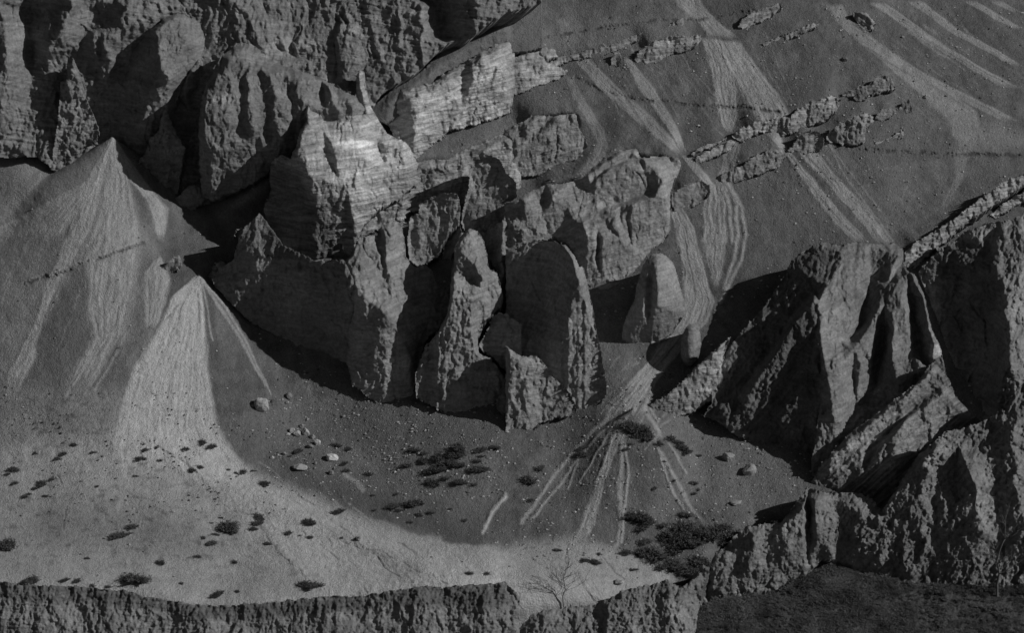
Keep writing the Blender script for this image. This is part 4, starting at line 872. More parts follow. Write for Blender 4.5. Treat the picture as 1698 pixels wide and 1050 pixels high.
rock('rock_hoodoo', 'upright rounded hoodoo with vertical grooves left of the curving silt stream', 'hoodoo', (1080, 573, .02),
 [(1067,438,2.2),(1074,426,2.4),(1084,420,2.6),(1095,419,2.6),(1106,423,2.5),(1118,437,2.3),(1124,455,2.2),(1129,474,2),(1137,503,1.6),(1134,526,1),(1118,550,0),(1092,571,-.6),(1064,573,-.6),(1043,576,-.6),(1030,566,-.4),(1032,545,.2),(1038,526,.6),(1046,508,1),(1053,493,1.3),(1057,463,1.7)],
 [[(1076,436,4),(1070,465,4.6),(1066,510,4.6),(1062,545,3.4),(1058,568,1)],[(1080,440,4.2),(1078,475,3.8),(1076,520,3.4),(1078,568,.6)],[(1090,430,4.6),(1089,470,5.6),(1088,520,5.2),(1090,562,2)],[(1108,445,4.2),(1116,480,4.2),(1118,520,3),(1112,545,1.4)],[(1048,525,2.6),(1043,560,1.4)]],
 bed=.15, flute=.5, rough=.35, wander=1.8, soften=2, over=.07, ribs=.35, frag=.4)
e = [(1145.5 + 17.5 * math.sin(a) + 2.5 * math.cos(a), 571.5 - 35.5 * math.cos(a)) for a in np.linspace(0, 2 * math.pi, 25)[:-1]]
def ell(fr, h): return [(1145.5 + (x - 1145.5) * fr, 571.5 + (y - 571.5) * fr, h) for x, y in e]
rock('egg_boulder', 'egg-shaped boulder balanced upright in the silt stream, throwing a long shadow', 'boulder', (1144, 607, .006),
 [(x, y, .9) for x, y in e], [ell(.85, 2.0) , ell(.55, 2.7), ell(.2, 3.0)], bed=.2, flute=0, rough=.12, wander=.8, soften=2, mat=M_rock, step=1.2, over=.2, tmul=.8, ribs=0, frag=.2)
rock('rock_fin', 'sharp triangular fin of pale rock rising right from the silt stream', 'rock fin', (1120, 690, .028),
 [(1066,688,-.2),(1068,677,.2),(1092,664,.6),(1122,641,1.2),(1150,611,2),(1167,596,2.4),(1184,581,2.8),(1202,565,3.2),(1219,549,3.4),(1213,560,3.2),(1207,574,3),(1201,590,2.6),(1197,607,2.2),(1195,633,1.4),(1184,660,.4),(1165,675,-.2),(1147,685,-.5),(1110,694,-.5),(1080,696,-.5)],
 [[(1095,670,1.8),(1124,649,2.8),(1152,620,3.8),(1185,588,4.6),(1212,558,4.4)],[(1135,650,3),(1150,668,1.6)],[(1130,655,1.6),(1143,676,.4)],[(1155,630,2.8),(1160,655,1.8)],[(1165,620,3.8),(1178,650,2)]], bed=.7, dip=38, flute=.6, rough=.5, mat=M_bed, wander=2, soften=1)

# ---- right half: the dark ridge above the river
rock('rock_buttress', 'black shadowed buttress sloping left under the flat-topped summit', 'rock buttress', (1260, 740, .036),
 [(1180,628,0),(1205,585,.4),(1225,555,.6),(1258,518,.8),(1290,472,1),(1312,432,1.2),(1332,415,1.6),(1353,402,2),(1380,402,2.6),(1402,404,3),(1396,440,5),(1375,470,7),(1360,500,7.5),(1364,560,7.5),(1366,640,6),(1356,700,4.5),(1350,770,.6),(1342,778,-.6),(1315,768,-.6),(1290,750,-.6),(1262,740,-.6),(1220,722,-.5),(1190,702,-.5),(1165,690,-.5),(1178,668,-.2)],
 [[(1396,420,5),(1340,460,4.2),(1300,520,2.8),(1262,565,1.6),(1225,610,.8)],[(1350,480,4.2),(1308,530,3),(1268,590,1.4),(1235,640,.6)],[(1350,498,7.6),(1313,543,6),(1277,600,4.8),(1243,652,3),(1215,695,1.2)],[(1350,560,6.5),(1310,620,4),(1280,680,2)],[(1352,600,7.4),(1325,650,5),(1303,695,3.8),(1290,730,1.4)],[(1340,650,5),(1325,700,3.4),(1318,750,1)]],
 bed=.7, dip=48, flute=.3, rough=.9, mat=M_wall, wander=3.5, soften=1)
rock('rock_summit', 'flat-topped rock peak with lit and shadowed vertical ribs at the meeting of the ridges', 'rock peak', (1380, 790, .043),
 [(1398,404,1),(1420,402,1),(1440,402,1),(1465,402,1),(1488,404,1),(1499,414,1),(1498,432,1.4),(1506,446,2.6),(1520,458,3.4),(1533,490,4.6),(1541,530,5),(1552,560,5.2),(1563,582,5),(1568,620,3),(1560,650,2),(1500,690,1),(1450,715,.6),(1400,755,.2),(1360,800,-.4),(1346,800,-.6),(1344,770,1),(1352,720,2.6),(1360,660,4.4),(1358,600,5.6),(1352,560,6),(1350,505,5.4),(1362,478,4.6),(1380,445,3)],
 [[(1402,410,2),(1385,445,4.2),(1362,482,6),(1357,512,6.8),(1362,560,7.4),(1368,600,7.2),(1375,640,6.4),(1383,700,4),(1384,750,1.6)],
  [(1438,408,1.6),(1431,460,3.4),(1419,530,4.4),(1396,566,5)],[(1446,408,1.6),(1445,460,1.6),(1432,530,1.8),(1412,560,3.4)],
  [(1490,425,3.4),(1466,480,4.8),(1442,540,5.2),(1416,578,6),(1400,600,6.2),(1398,660,4.8),(1396,710,2.6)],[(1452,520,5.2),(1450,580,5.2),(1443,640,3.6)],
  [(1466,550,2.4),(1452,610,1),(1444,660,.4)],[(1505,452,5),(1494,500,6),(1482,545,6.6),(1478,600,5.8),(1472,650,3.8)],[(1505,530,6),(1512,590,4.6)],
  [(1512,500,3.8),(1520,560,2.6),(1526,590,2.4)],[(1511,452,5.6),(1528,490,6.6),(1539,530,7),(1549,572,7.2),(1553,620,5)],[(1424,590,5.2),(1420,660,3)],[(1415,620,3.6),(1420,680,1.2)]],
 ribs=1.3, bed=.5, dip=38, flute=.8, rough=.5, mat=M_rock, tmul=.8, wander=3, soften=1)
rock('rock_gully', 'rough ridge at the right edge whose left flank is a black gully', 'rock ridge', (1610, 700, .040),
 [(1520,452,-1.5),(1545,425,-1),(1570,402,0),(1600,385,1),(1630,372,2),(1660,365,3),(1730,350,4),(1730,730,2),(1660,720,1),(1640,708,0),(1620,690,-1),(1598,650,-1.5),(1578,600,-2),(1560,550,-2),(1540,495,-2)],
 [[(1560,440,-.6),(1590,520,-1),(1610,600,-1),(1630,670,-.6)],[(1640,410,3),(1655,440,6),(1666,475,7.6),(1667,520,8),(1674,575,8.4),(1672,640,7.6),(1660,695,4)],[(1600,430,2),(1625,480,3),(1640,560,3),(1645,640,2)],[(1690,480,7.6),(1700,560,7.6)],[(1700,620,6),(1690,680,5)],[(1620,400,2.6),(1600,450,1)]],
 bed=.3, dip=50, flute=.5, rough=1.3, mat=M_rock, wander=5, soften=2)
rock('rock_strata', 'tilted banded strata slab slanting across below the flat-topped peak', 'rock strata', (1370, 815, .03),
 [(1343,802,-.3),(1352,784,.6),(1366,764,1.4),(1394,733,2),(1418,711,2.4),(1450,687,3),(1476,668,3.6),(1500,650,4),(1524,630,4.4),(1545,600,4.6),(1562,588,4.8),(1570,620,4.4),(1585,655,3),(1604,680,2),(1628,697,1),(1608,722,.6),(1568,718,1.4),(1548,738,1.4),(1528,756,1.2),(1500,788,1),(1484,820,.4),(1466,852,-.6),(1442,828,-.3),(1413,816,-.3),(1376,822,-.5),(1346,818,-.6)],
 [[(1372,768,3),(1420,724,4),(1478,680,5),(1540,625,6.2)],[(1390,775,2),(1440,730,2.8),(1500,688,3.6),(1560,640,4)],[(1396,782,3.2),(1443,742,4.4),(1503,697,5.4),(1565,655,5)],[(1430,790,1),(1444,756,1.6),(1472,718,2.6),(1508,688,3.6)],[(1440,800,2.4),(1456,762,4),(1484,725,4.8),(1530,700,4.6),(1590,690,3.2)],[(1470,800,2.2),(1500,750,3.2)]],
 bed=2.2, dip=40, flute=0, rough=.6, mat=M_rock, tmul=.85, wander=3, soften=1)
rock('rock_bluff', 'rough lumpy bluff of broken rock over the vegetated bank at lower right', 'rock bluff', (1500, 972, .014),
 [(1340,830,.5),(1352,812,1),(1376,818,1.6),(1413,813,2),(1443,824,2.4),(1464,846,2.6),(1482,815,3.2),(1500,785,3.6),(1527,752,4.2),(1566,716,4.6),(1600,710,4.4),(1640,694,4),(1668,670,4),(1690,640,4),(1735,620,4),(1735,995,1),(1600,992,1),(1500,982,1),(1450,982,.8),(1400,966,.4),(1345,942,.2),(1336,900,.2)],
 [[(1400,830,2.8),(1395,880,2.6),(1400,940,1)],[(1425,850,4),(1430,900,3.6),(1435,955,1)],[(1370,830,2.6),(1372,920,1.4)],[(1465,860,4.4),(1490,870,4.6),(1480,930,2.8)],[(1500,800,5.6),(1475,835,5),(1490,900,2.8)],[(1512,790,5.8),(1500,850,5.2),(1505,930,3.4)],[(1540,760,7.4),(1530,830,6),(1530,920,3.4)],[(1555,790,5.4),(1550,880,3.8),(1545,950,1.4)],[(1590,740,5.2),(1585,790,4.4)],[(1600,760,7.4),(1620,820,7),(1625,880,5.4),(1600,950,2.4)],[(1650,740,6),(1650,800,5),(1660,900,3)],[(1680,720,7.4),(1690,830,6.4),(1690,940,2.4)],[(1570,860,5.2),(1575,930,3)]],
 bed=.9, dip=48, flute=.1, over=.04, rough=1.2, fine=1.1, coarse=.9, mat=M_cliff, wander=6, rill=.1, tmul=.9, soften=1)

# ---- cliffs along the river
rock('river_cliff', 'straight earthen cliff edge with fine vertical rills along the bottom left', 'cliff', (400, 1003, .004),
 [(-60,964,.8),(10,967,.8),(60,969,.8),(100,972,.9),(150,975,.9),(200,980,.8),(260,992,.9),(300,999,.9),(340,1003,.8),(380,1004,.8),(430,1000,.9),(500,993,.8),(560,988,1),(600,988,.8),(640,982,1),(690,974,1),(740,972,.8),(790,970,1),(838,965,1),(850,975,.8),(862,990,.6),(862,1130,1.6),(838,1140,2),(600,1140,2),(300,1140,2),(0,1140,2),(-60,1140,2)],
 [[(60,990,1.4),(65,1100,2.4)],[(130,1000,1),(128,1100,1.6)],[(190,1010,1.6),(195,1110,2.4)],[(285,1010,1),(283,1110,1.4)],[(340,1020,1.7),(338,1120,2.5)],[(480,1010,1),(482,1110,1.6)],[(540,1010,1.8),(545,1110,2.6)],[(640,1000,1),(645,1110,1.6)],[(700,1000,1.9),(700,1110,2.6)],[(745,1000,1),(742,1110,1.4)],[(800,1000,1.9),(803,1100,2.6)]],
 bed=.6, dip=0, flute=.3, rill=.7, rough=.8, fine=1.3, coarse=.7, mat=M_cliff, crack=.5, wander=2.5, soften=1, step=1.45)
rock('river_cliff', 'pale rough cliff below the cone with silt tracks, bending inwards at its right end', 'cliff', (1000, 1003, .006),
 [(855,1004,.6),(900,1006,.8),(960,1004,.8),(990,1003,.8),(1006,992,.9),(1018,986,1),(1047,975,1),(1079,969,1),(1107,960,1),(1120,968,.9),(1132,974,.8),(1150,963,.6),(1166,934,.5),(1172,950,.5),(1160,1008,.6),(1154,1040,1),(1152,1140,2),(855,1140,2)],
 [[(900,1020,1.8),(902,1110,2.4)],[(950,1015,1),(952,1110,1.4)],[(1010,1000,1.8),(1005,1110,2.8)],[(1050,985,2),(1052,1100,2.8)],[(1080,985,1.4),(1080,1100,2.2)],[(1110,980,2),(1112,1080,3)],[(1135,985,1.6),(1140,1060,2.2)]],
 bed=.5, dip=0, flute=.25, rill=.45, rough=.8, fine=1.3, coarse=.6, mat=M_cliff, crack=.5, wander=4, soften=1)
rock('river_cliff', 'grooved cliff stepping up to the dark vertical cleft above the vegetated bank', 'cliff', (1230, 1000, .008),
 [(1154,1010,.6),(1158,950,.5),(1166,934,.6),(1182,920,.7),(1202,906,.8),(1224,885,.9),(1238,871,1),(1266,867,1),(1295,866,1),(1318,836,1),(1341,808,1.2),(1360,812,1.2),(1382,822,1.4),(1392,860,1),(1385,930,.4),(1362,930,0),(1336,958,-.3),(1294,990,-.5),(1240,1004,-.5),(1180,1006,-.5),(1160,1020,-.3)],
 [[(1200,925,2.2),(1196,990,1.4)],[(1225,905,1.8),(1225,980,1.2)],[(1250,890,3),(1248,985,2)],[(1272,885,2),(1272,975,1.2)],[(1300,875,3.2),(1300,970,1.8)],[(1332,840,3.2),(1330,940,1.8)],[(1341,820,.6),(1341,880,.2),(1340,935,0)],[(1352,830,3.2),(1356,915,1.6)]],
 over=.035, t_at=386, bed=.4, dip=0, flute=.3, rill=.4, rough=.8, fine=1.3, coarse=.6, mat=M_cliff, crack=.5, wander=3.5, soften=1)
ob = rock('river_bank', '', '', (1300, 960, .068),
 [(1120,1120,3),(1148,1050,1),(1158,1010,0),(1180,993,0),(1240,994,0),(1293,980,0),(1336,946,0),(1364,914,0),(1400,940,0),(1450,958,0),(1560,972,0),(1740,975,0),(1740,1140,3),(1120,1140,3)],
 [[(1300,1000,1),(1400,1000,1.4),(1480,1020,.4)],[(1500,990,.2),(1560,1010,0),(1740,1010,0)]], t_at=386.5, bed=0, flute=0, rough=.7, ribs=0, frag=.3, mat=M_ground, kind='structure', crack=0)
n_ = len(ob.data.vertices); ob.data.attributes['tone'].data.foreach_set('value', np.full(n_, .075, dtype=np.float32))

# ------------------------------------------------------------------ shrubs, stones, boulders, trees
SURF = {}
def ground_at(u, v):
    """point on the ground for drafting coordinates"""
    uu, vv = np.array(float(u)), np.array(float(v))
    return world(uu, vv, samp(T, uu, vv))
M_shrub, nt, b = material('dry_desert_shrub'); t = ramp(nt, noise(nt, 6, 3, .6, geo_pos(nt)), .3, .7, .05, .13); gray(nt, b, t)
M_twig, nt, b = material('bare_grey_twigs'); t = ramp(nt, noise(nt, 3, 2, .6, geo_pos(nt)), .3, .7, .07, .14); gray(nt, b, t)
M_stone, nt, b = material('loose_stones'); p_ = geo_pos(nt)
t = mth(nt, 'MULTIPLY', attr(nt, 'tone'), ramp(nt, noise(nt, 5, 4, .6, p_), .3, .7, .8, 1.2)); gray(nt, b, t)

def shrub_mesh(seed, flat=.6):
    r = random.Random(seed)
    V, F = [], []
    def blade(p, q, w):
        d = (q - p); s = d.cross(Vector((r.uniform(-1, 1), r.uniform(-1, 1), r.uniform(-1, 1))))
        if s.length < 1e-6: return
        s.normalize(); m = p.lerp(q, .5) + Vector((r.uniform(-.04, .04), r.uniform(-.04, .04), r.uniform(-.02, .05)))
        i = len(V); V.extend([p - s * w * .5, p + s * w * .5, m + s * w * .45, m - s * w * .45, q + s * w * .12, q - s * w * .12])
        F.extend([(i, i + 1, i + 2, i + 3), (i + 3, i + 2, i + 4, i + 5)])
    lobes = [(Vector((0, 0, 0)), 1.0)] + [(Vector((r.uniform(-.42, .42), r.uniform(-.3, .3), 0)), r.uniform(.4, .7)) for _ in range(4)]
    for c, sz in lobes:
        for k in range(int(90 * sz)):
            a = r.uniform(0, 2 * math.pi); e = r.uniform(.08, 1.0) * r.uniform(.55, 1.0); L = .5 * sz * r.uniform(.45, 1.05)
            d = Vector((math.cos(a) * math.cos(e * 1.5), math.sin(a) * math.cos(e * 1.5), math.sin(e * 1.5) * flat + .08))
            st = c + Vector((d.x * .04, d.y * .04, 0)); tip = st + d * L
            blade(st, tip, .02)
            for _ in range(5):
                f = r.uniform(.35, 1.0); pp = st.lerp(tip, f)
                dd = Vector((r.uniform(-1, 1), r.uniform(-1, 1), r.uniform(-.3, 1))) * .10 * sz
                blade(pp, pp + dd, .022)
    Va = np.array([tuple(v) for v in V]); Fa = np.array(F)
    return Va, Fa
SH = []
for k in range(8):
    Va, Fa = shrub_mesh(100 + k, (.55, .5, .75, .6, .45, .7, .55, .65)[k])
    SH.append(mesh_from('shrub', Va, Fa, None, M_shrub, False))

# (u, v, width) of every shrub, by patch of ground
PATCH = {
 ('below the great scree', 'upper left flats'): [(122,736,12),(106,751,15),(97,760,12),(155,749,12),(25,778,20),(14,785,11),(25,801,15),(69,800,22),(85,794,11),(56,810,12),(40,824,14),(48,819,9),(58,750,10)],
 ('round the bright cone foot', 'cone foot'): [(243,745,12),(235,759,17),(266,763,11),(260,742,9),(308,742,14),(335,732,15),(352,739,18),(330,773,14),(318,778,16),(378,778,10),(404,781,14),(420,780,9),(391,784,9),(224,789,8),(161,806,9),(77,823,10)],
 ('low on the left fan', 'lower fan'): [(192,888,28),(218,874,24),(213,885,11),(14,902,30),(144,925,11),(264,933,15),(55,960,25),(109,961,18),(127,962,16),(153,971,12),(178,972,12),(227,960,48)],
 ('on the middle fan', 'fan middle'): [(381,872,38),(419,877,17),(352,900,20),(356,886,11),(337,891,9),(366,858,10),(349,867,8),(428,855,24),(425,868,20),(436,801,18),(440,805,12),(363,984,20),(301,967,9),(394,980,9),(389,932,13),(328,923,14)],
 ('on the cracked silt', 'cracked silt'): [(512,864,22),(479,884,16),(514,891,13),(563,847,24),(443,901,12),(510,968,34),(498,888,7),(567,892,8),(595,893,12),(778,951,14),(808,951,13)],
 ('just below the front rocks', 'upper gravel'): [(556,737,18),(576,744,16),(496,747,16),(572,768,14),(574,780,14),(611,786,16),(674,771,22),(687,745,18),(704,751,15),(703,762,18),(480,756,8)],
 ('in the gravel hollow thicket', 'thicket'): [(729,758,24),(759,742,34),(752,752,30),(766,752,24),(798,744,22),(801,756,13),(791,763,18),(821,741,18),(727,776,30),(717,782,26),(735,768,24),(791,777,28),(762,770,24),(750,765,20),(717,799,26),(738,792,18),(762,798,22),(785,803,16)],
 ('beyond the fan crest', 'lower gravel'): [(653,838,26),(688,834,28),(715,850,14),(695,854,14),(680,866,13),(618,821,9),(658,819,9),(621,846,9),(769,862,14),(747,844,9),(640,842,12),(664,846,14)],
 ('heading the track cone', 'track cone head'): [(1042,705,30),(1054,708,34),(1068,715,30),(1076,722,24),(1090,734,22),(1060,722,20),(1111,727,24),(1120,733,20),(1126,740,22),(1136,748,22),(1158,755,13),(1040,744,13),(1044,736,11)],
 ('around the broad silt track', 'left of tracks'): [(963,742,13),(965,751,19),(892,775,22),(876,796,28),(922,912,12),(968,928,18),(987,933,18),(993,919,9),(1049,944,13),(1040,916,18),(880,829,12)],
 ('right of the silt tracks', 'right of tracks'): [(1150,800,17),(1150,818,12),(1086,809,10),(1118,796,9),(1220,835,11),(1158,812,8),(1100,765,8)],
 ('in the bushes left of cliff corner', 'bush mass left'): [(1047,854,26),(1058,857,32),(1068,866,32),(1064,876,26),(1097,871,20),(1137,854,22),(1067,899,20),(1064,918,26),(1076,916,32),(1086,925,38),(1104,892,28),(1113,905,24)],
 ('in the bushes along cliff corner', 'bush mass right'): [(1132,874,36),(1118,890,38),(1144,884,36),(1157,889,40),(1170,880,32),(1181,889,38),(1199,895,28),(1206,884,36),(1196,874,28),(1111,934,30),(1124,938,34),(1137,945,34),(1150,944,34),(1156,932,30),(1165,930,24),(1095,940,22),(1140,905,30),(1120,915,26)],
}
GRP = 'dark shrubs scattered over the silt and gravel'
ORD = ['first', 'second', 'third', 'fourth', 'fifth', 'sixth', 'seventh', 'eighth', 'ninth', 'tenth', 'eleventh', 'twelfth', 'thirteenth', 'fourteenth', 'fifteenth', 'sixteenth', 'seventeenth', 'eighteenth', 'nineteenth', 'twentieth']
cnt = 0
for (where, pn), L in PATCH.items():
    for i, (u, v, w) in enumerate(sorted(L)):
        size = 'large' if w >= 30 else 'middling' if w >= 18 else 'small' if w >= 12 else 'tiny'
        me = SH[cnt % 8]; cnt += 1
        o = bpy.data.objects.new('shrub', me); COL.objects.link(o)
        c = ground_at(u, v + w * .12)
        o.location = (c[0], c[1], c[2] - .05)
        sc_ = w * .0648 * random.uniform(1.1, 1.3) * (1.15 if u > 1035 and v > 850 else 1)
        o.scale = (sc_, sc_ * .9, sc_ * random.uniform(.75, 1.05))
        o.rotation_euler = (R(-6), random.uniform(-.1, .1), random.uniform(0, 6.28))
        o['label'] = '%s dark shrub %s, %s from left' % (size, where, ORD[i])
        o['category'] = 'shrub'; o['group'] = GRP

def boulder_mesh(seed, tone, sub=4):
    import bmesh
    r = random.Random(seed); bm = bmesh.new(); bmesh.ops.create_icosphere(bm, subdivisions=sub, radius=.5)
    pl = [Vector((r.gauss(0, 1), r.gauss(0, 1), r.gauss(0, .8))).normalized() for _ in range(11)]
    for v in bm.verts:
        d = v.co.normalized(); m = .5
        for q in pl:
            k = d.dot(q)
            if k > 0: m = min(m, .36 / k if k > .3 else m)
        v.co = d * m
    Va = np.array([tuple(v.co) for v in bm.verts]); Fa = np.array([[v.index for v in f.verts] for f in bm.faces]); bm.free()
    Va += (fbm(Va[:, 0] * 5 + seed, Va[:, 1] * 5 + Va[:, 2] * 4, 3, seed)[:, None] * .05) * Va / .4
    return mesh_from('boulder', Va, Fa, np.full(len(Va), tone), M_boulder, False)
BLD = [(435,668,26,22,'pale rough boulder casting a shadow at the end of the thin silt strands',1.15),(480,656,13,11,'dark angular boulder up-slope of the big pale boulder',.6),(476,667,7,6,'small pale stone beneath the dark angular boulder',1.1),
 (484,713,11,9,'first pale block of the rubble string on the gravel hollow',1.1),(493,718,14,9,'second pale flat block of the rubble string',1.0),(507,715,12,13,'upright pale block in the middle of the rubble string',1.1),(500,706,9,7,'grey stone above the middle of the rubble string',.7),
 (518,723,10,8,'grey stone near the lower end of the rubble string',.8),(527,733,12,10,'brightest pointed block at the lower end of the rubble string',1.5),(514,739,12,7,'dark flat block under the bright pointed block',.7),(550,757,21,14,'bright cleft boulder alone below the rubble string',1.4),
 (496,774,26,8,'low pale crusted mound of rock at the edge of the silt',1.0),(472,752,7,6,'small round stone left of the low crusted mound',.8),(451,758,7,5,'tiny pale stone by the edge of the bright silt',1.2),(549,783,10,8,'dark cube-like stone right of the crusted mound',.6),(523,768,6,5,'little dark stone above the cube-like stone',.6),
 (596,893,11,8,'grey squarish stone alone on the cracked silt',.9),(1244,778,26,16,'angular grey block resting above the river cliff on the right gravel',.8),(1208,756,20,16,'pale tilted block half sunk in the right gravel slope',.9),(1026,965,16,8,'low split boulder near the cliff edge below the silt tracks',1.1),
 (1220,833,22,6,'flat dusty rock ledge lying on the gravel near the cliff corner',.8),(420,672,6,4,'small stone in the shadow beside the big pale boulder',.8),(570,690,6,4,'small stone on the gravel under the front rocks',.8),(1372,112,0,0,'',0),(1401,96,13,8,'single dark stone high on the right gravel slope',.5),(1534,160,9,6,'small stone beside the crossing silt streaks',.6),
 (1497,60,6,4,'small dark stone between the upper silt streaks',.6),(1248,700,16,9,'grey slab at the foot of the black buttress',.8)]
for k, (u, v, w, h, lab, tone) in enumerate(BLD):
    if not w: continue
    o = bpy.data.objects.new('boulder', boulder_mesh(200 + k, tone * .78, 4 if w > 9 else 3)); COL.objects.link(o)
    c = ground_at(u, v + h * .45)
    o.location = (c[0], c[1], c[2] + h * .0648 * .32); o.scale = (w * .0648 * 1.1, w * .0648 * .9, h * .0648 * 1.25)
    o.rotation_euler = (0, random.uniform(-.15, .15), random.uniform(-.4, .4))
    o['label'] = lab; o['category'] = 'boulder'

# loose stones nobody could count, lying on the ground: one object
def stones(name, N, dens, smin_, smax_, seed, tlo, thi, lab):
    rg = np.random.default_rng(seed)
    u = rg.uniform(0, 1698, N * 6); v = rg.uniform(5, 1005, N * 6)
    k = rg.random(len(u)) < dens(u, v); u, v = u[k][:N], v[k][:N]; n = len(u)
    c = world(u, v, samp(T, u, v))
    sz = smin_ * (smax_ / smin_) ** (rg.random(n) ** 2.6)
    ba = np.array([(1,0,0),(-1,0,0),(0,1,0),(0,-1,0),(0,0,.8),(0,0,-.6)], float) * .5
    fa = np.array([(0,2,4),(2,1,4),(1,3,4),(3,0,4),(2,0,5),(1,2,5),(3,1,5),(0,3,5)])
    jit = 1 + .5 * (rg.random((n, 6, 3)) - .5)
    a = rg.random(n) * 6.28; ca, sa = np.cos(a), np.sin(a)
    Vv = ba[None] * jit * sz[:, None, None] * np.array([1.25, 1, .9])
    x = Vv[..., 0] * ca[:, None] - Vv[..., 1] * sa[:, None]; y = Vv[..., 0] * sa[:, None] + Vv[..., 1] * ca[:, None]
    Vv = np.stack([x, y, Vv[..., 2]], -1) + c[:, None, :] + np.array([0, 0, .05])[None, None] * sz[:, None, None]
    F = (fa[None] + 6 * np.arange(n)[:, None, None]).reshape(-1, 3)
    tn = np.repeat(rg.uniform(tlo, thi, n), 6)
    o = link(mesh_from(name, Vv.reshape(-1, 3), F, tn, M_stone, False), name, kind='stuff')
    o['label'] = lab; o['category'] = 'stones'
_dn = perlin(GX / 4, GY / 3, 90)
def dens_a(u, v):
    g = samp(ALB, u, v); q = samp(_dn, u, v)
    d = np.where(g < .22, .4, .05) * np.clip(.3 + 1.5 * q, .02, 1)
    d = np.where((u < 480) & (v > 640) & (v < 900), .45 * np.clip(.2 + 1.4 * q, .02, 1), d)
    d = np.where((u > 440) & (u < 838) & (v > 660) & (v < 830), .8, d)
    d = np.where((u > 863) & (v > 640) & (v < 930), .6, d)
    d = np.where((u < 420) & (v < 640), .03, d)
    d = np.where((u > 1230) & (u < 1698) & (v < 400), .25, d)
    return d
stones('scattered_stones', 24000, dens_a, .05, .40, 5, .07, .42, 'small loose stones strewn over gravel and silt')
def dens_b(u, v): return np.where((u > 440) & (u < 600) & (v > 645) & (v < 760), np.exp(-((u - 440 - (v - 650) * 1.0) / 45) ** 2), 0)
stones('rubble_stones', 420, dens_b, .15, .7, 6, .15, .5, 'broken rubble trailing down the gravel hollow')

# ---- bare thin tree on the bank, bare twiggy bush on the terrace, bushes on the bank
def tube(pts, rad, V, F, n=5):
    base = len(V)
    for i, (p, r) in enumerate(zip(pts, rad)):
        d = (pts[min(i + 1, len(pts) - 1)] - pts[max(i - 1, 0)]).normalized()
        a = d.cross(Vector((.3, 1, .1))).normalized(); b_ = d.cross(a)
        for k in range(n):
            t_ = 2 * math.pi * k / n; V.append(p + a * r * math.cos(t_) + b_ * r * math.sin(t_))
    for i in range(len(pts) - 1):
        for k in range(n):
            q = base + i * n; F.append((q + k, q + (k + 1) % n, q + n + (k + 1) % n, q + n + k))
def bare_tree(seed, H, spread, lean=.05):
    r = random.Random(seed); TV, TF, CV, CF = [], [], [], []
    pts = [Vector((lean * H * (i / 7) ** 1.5 + r.uniform(-.03, .03) * H * (i > 0), r.uniform(-.02, .02) * H * (i > 0), H * i / 7)) for i in range(8)]
    tube(pts, [H * .016 * (1 - i / 8.5) for i in range(8)], TV, TF, 6)
    def branch(p, d, L, rad, lev):
        q = [p]; dd = d.copy()
        for i in range(4):
            dd = (dd + Vector((r.uniform(-.25, .25), r.uniform(-.25, .25), r.uniform(-.05, .22)))).normalized(); q.append(q[-1] + dd * L / 4)
        tube(q, [rad * (1 - i * .2) for i in range(5)], CV, CF, 3)
        if lev < 3:
            for _ in range(4 if lev < 2 else 3):
                j = r.randint(1, 4); e = (dd + Vector((r.uniform(-1, 1), r.uniform(-1, 1), r.uniform(-.2, .8)))).normalized()
                branch(q[j], e, L * .55, rad * .55, lev + 1)
    for i in range(18):
        z = r.uniform(.22, .98); k = z * 7; j = int(min(k, 6)); p = pts[j].lerp(pts[j + 1], k - j); a = r.uniform(0, 6.28)
        branch(p, Vector((math.cos(a), math.sin(a), r.uniform(.3, .9))).normalized(), spread * (1.15 - z * .7), H * .0065, 1)
    return TV, TF, CV, CF
def arr(V, F): return np.array([tuple(v) for v in V]), np.array(F)
def put_tree(name, u, v, surf, H, spread, seed, label, cat, lean=.05):
    TV, TF, CV, CF = bare_tree(seed, H, spread, lean)
    e = bpy.data.objects.new(name, None); COL.objects.link(e); e.location = surf
    link(mesh_from('trunk', *arr(TV, TF), None, M_twig), 'trunk', e); link(mesh_from('crown', *arr(CV, CF), None, M_twig), 'crown', e)
    e['label'] = label; e['category'] = cat
    return e
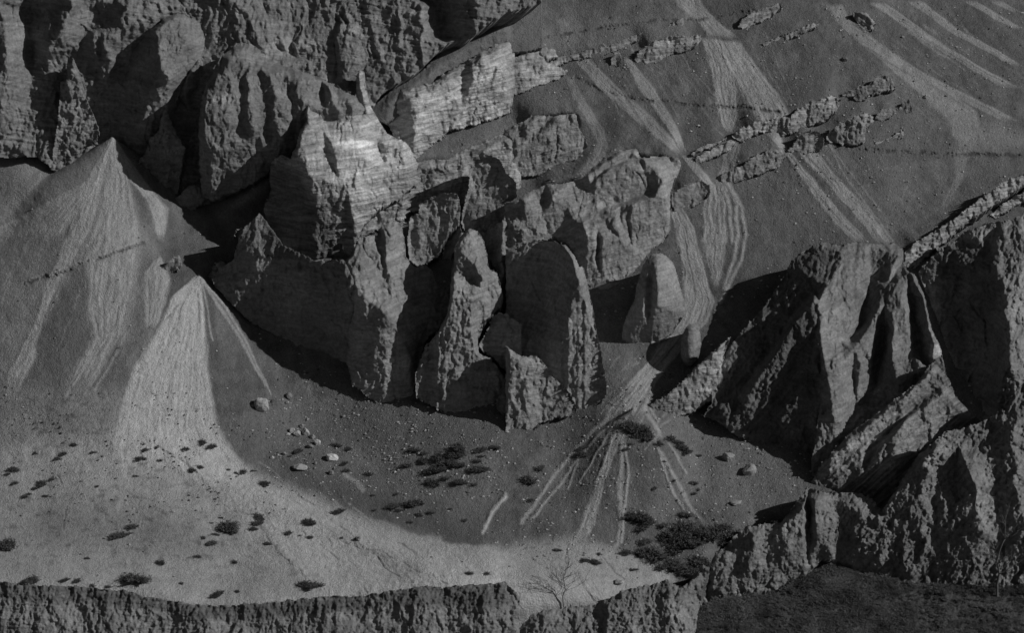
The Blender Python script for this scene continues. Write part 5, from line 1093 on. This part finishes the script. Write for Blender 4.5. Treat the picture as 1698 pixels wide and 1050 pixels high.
# the bank's surface, read back from its mesh
bk = bpy.data.objects['river_bank']; n_ = len(bk.data.vertices); co = np.empty(n_ * 3, dtype=np.float32); bk.data.vertices.foreach_get('co', co)
co = co.reshape(-1, 3) + np.array(bk.location); rel = co - CAM; tt_ = rel @ FWD
bu = 849 + FPX * (rel @ RGT) / tt_; bv_ = 525 - FPX * (rel @ UPV) / tt_
fr = np.nonzero((bv_ < 1060) & (bu < 1715))[0]
def bank_at(u, v):
    i = fr[np.argmin((bu[fr] - u) ** 2 + (bv_[fr] - v) ** 2)]; return co[i]
put_tree('bare_tree', 1654, 988, tuple(bank_at(1654, 990)), 9.0, 2.6, 3, 'leafless slender grey tree standing on the shaded river bank', 'tree')
g = ground_at(935, 1000); put_tree('bare_bush', 935, 1000, (g[0], g[1] - .3, g[2] - .4), 4.4, 2.4, 9, 'leafless twiggy bush standing at the terrace edge below the silt tracks', 'bush', .02)
# ground cover on the bank: grasses and low brush nobody could count
rg = np.random.default_rng(44)
cand = fr[(bu[fr] > 1150) & (bv_[fr] < 1055)]
pick = rg.choice(cand, 7500)
Vg, Fg = [], []; nv = 0
pat = perlin(bu[pick] / 70, bv_[pick] / 26 + bu[pick] / 160, 71)
small = [shrub_mesh(300 + i, .6) for i in range(3)]
small = [(a[:6 * 260], f[(f < 6 * 260).all(1)]) for a, f in small]
for k, i in enumerate(pick):
    if pat[k] < -.25 and rg.random() < .7: continue
    if bu[i] > 1520 and bv_[i] > 985 and rg.random() < .8: continue
    A, Fq = small[k % 3]; s_ = rg.uniform(.45, 1.1) * (1.7 if pat[k] > .2 else 1); a = rg.random() * 6.28
    x = A[:, 0] * math.cos(a) - A[:, 1] * math.sin(a); y = A[:, 0] * math.sin(a) + A[:, 1] * math.cos(a)
    Vg.append(np.stack([x, y, A[:, 2]], -1) * s_ + co[i]); Fg.append(Fq + nv); nv += len(A)
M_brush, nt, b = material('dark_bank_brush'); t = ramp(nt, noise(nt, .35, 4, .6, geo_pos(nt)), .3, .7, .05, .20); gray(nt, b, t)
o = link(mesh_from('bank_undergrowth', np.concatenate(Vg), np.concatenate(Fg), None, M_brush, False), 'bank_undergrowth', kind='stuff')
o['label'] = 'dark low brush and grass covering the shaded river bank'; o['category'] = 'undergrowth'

def dens_c(u, v): return np.where((u < 520) & (v > 650) & (v < 930) & (v - 640 < 1.2 * (560 - u)), np.clip(.25 + 1.5 * samp(_dn, u, v), .03, 1) * np.where(v < 840, 1, .35), 0)
stones('dark_debris', 3800, dens_c, .08, .40, 8, .03, .10, 'dark clods and dead twigs littering the left silt flat')
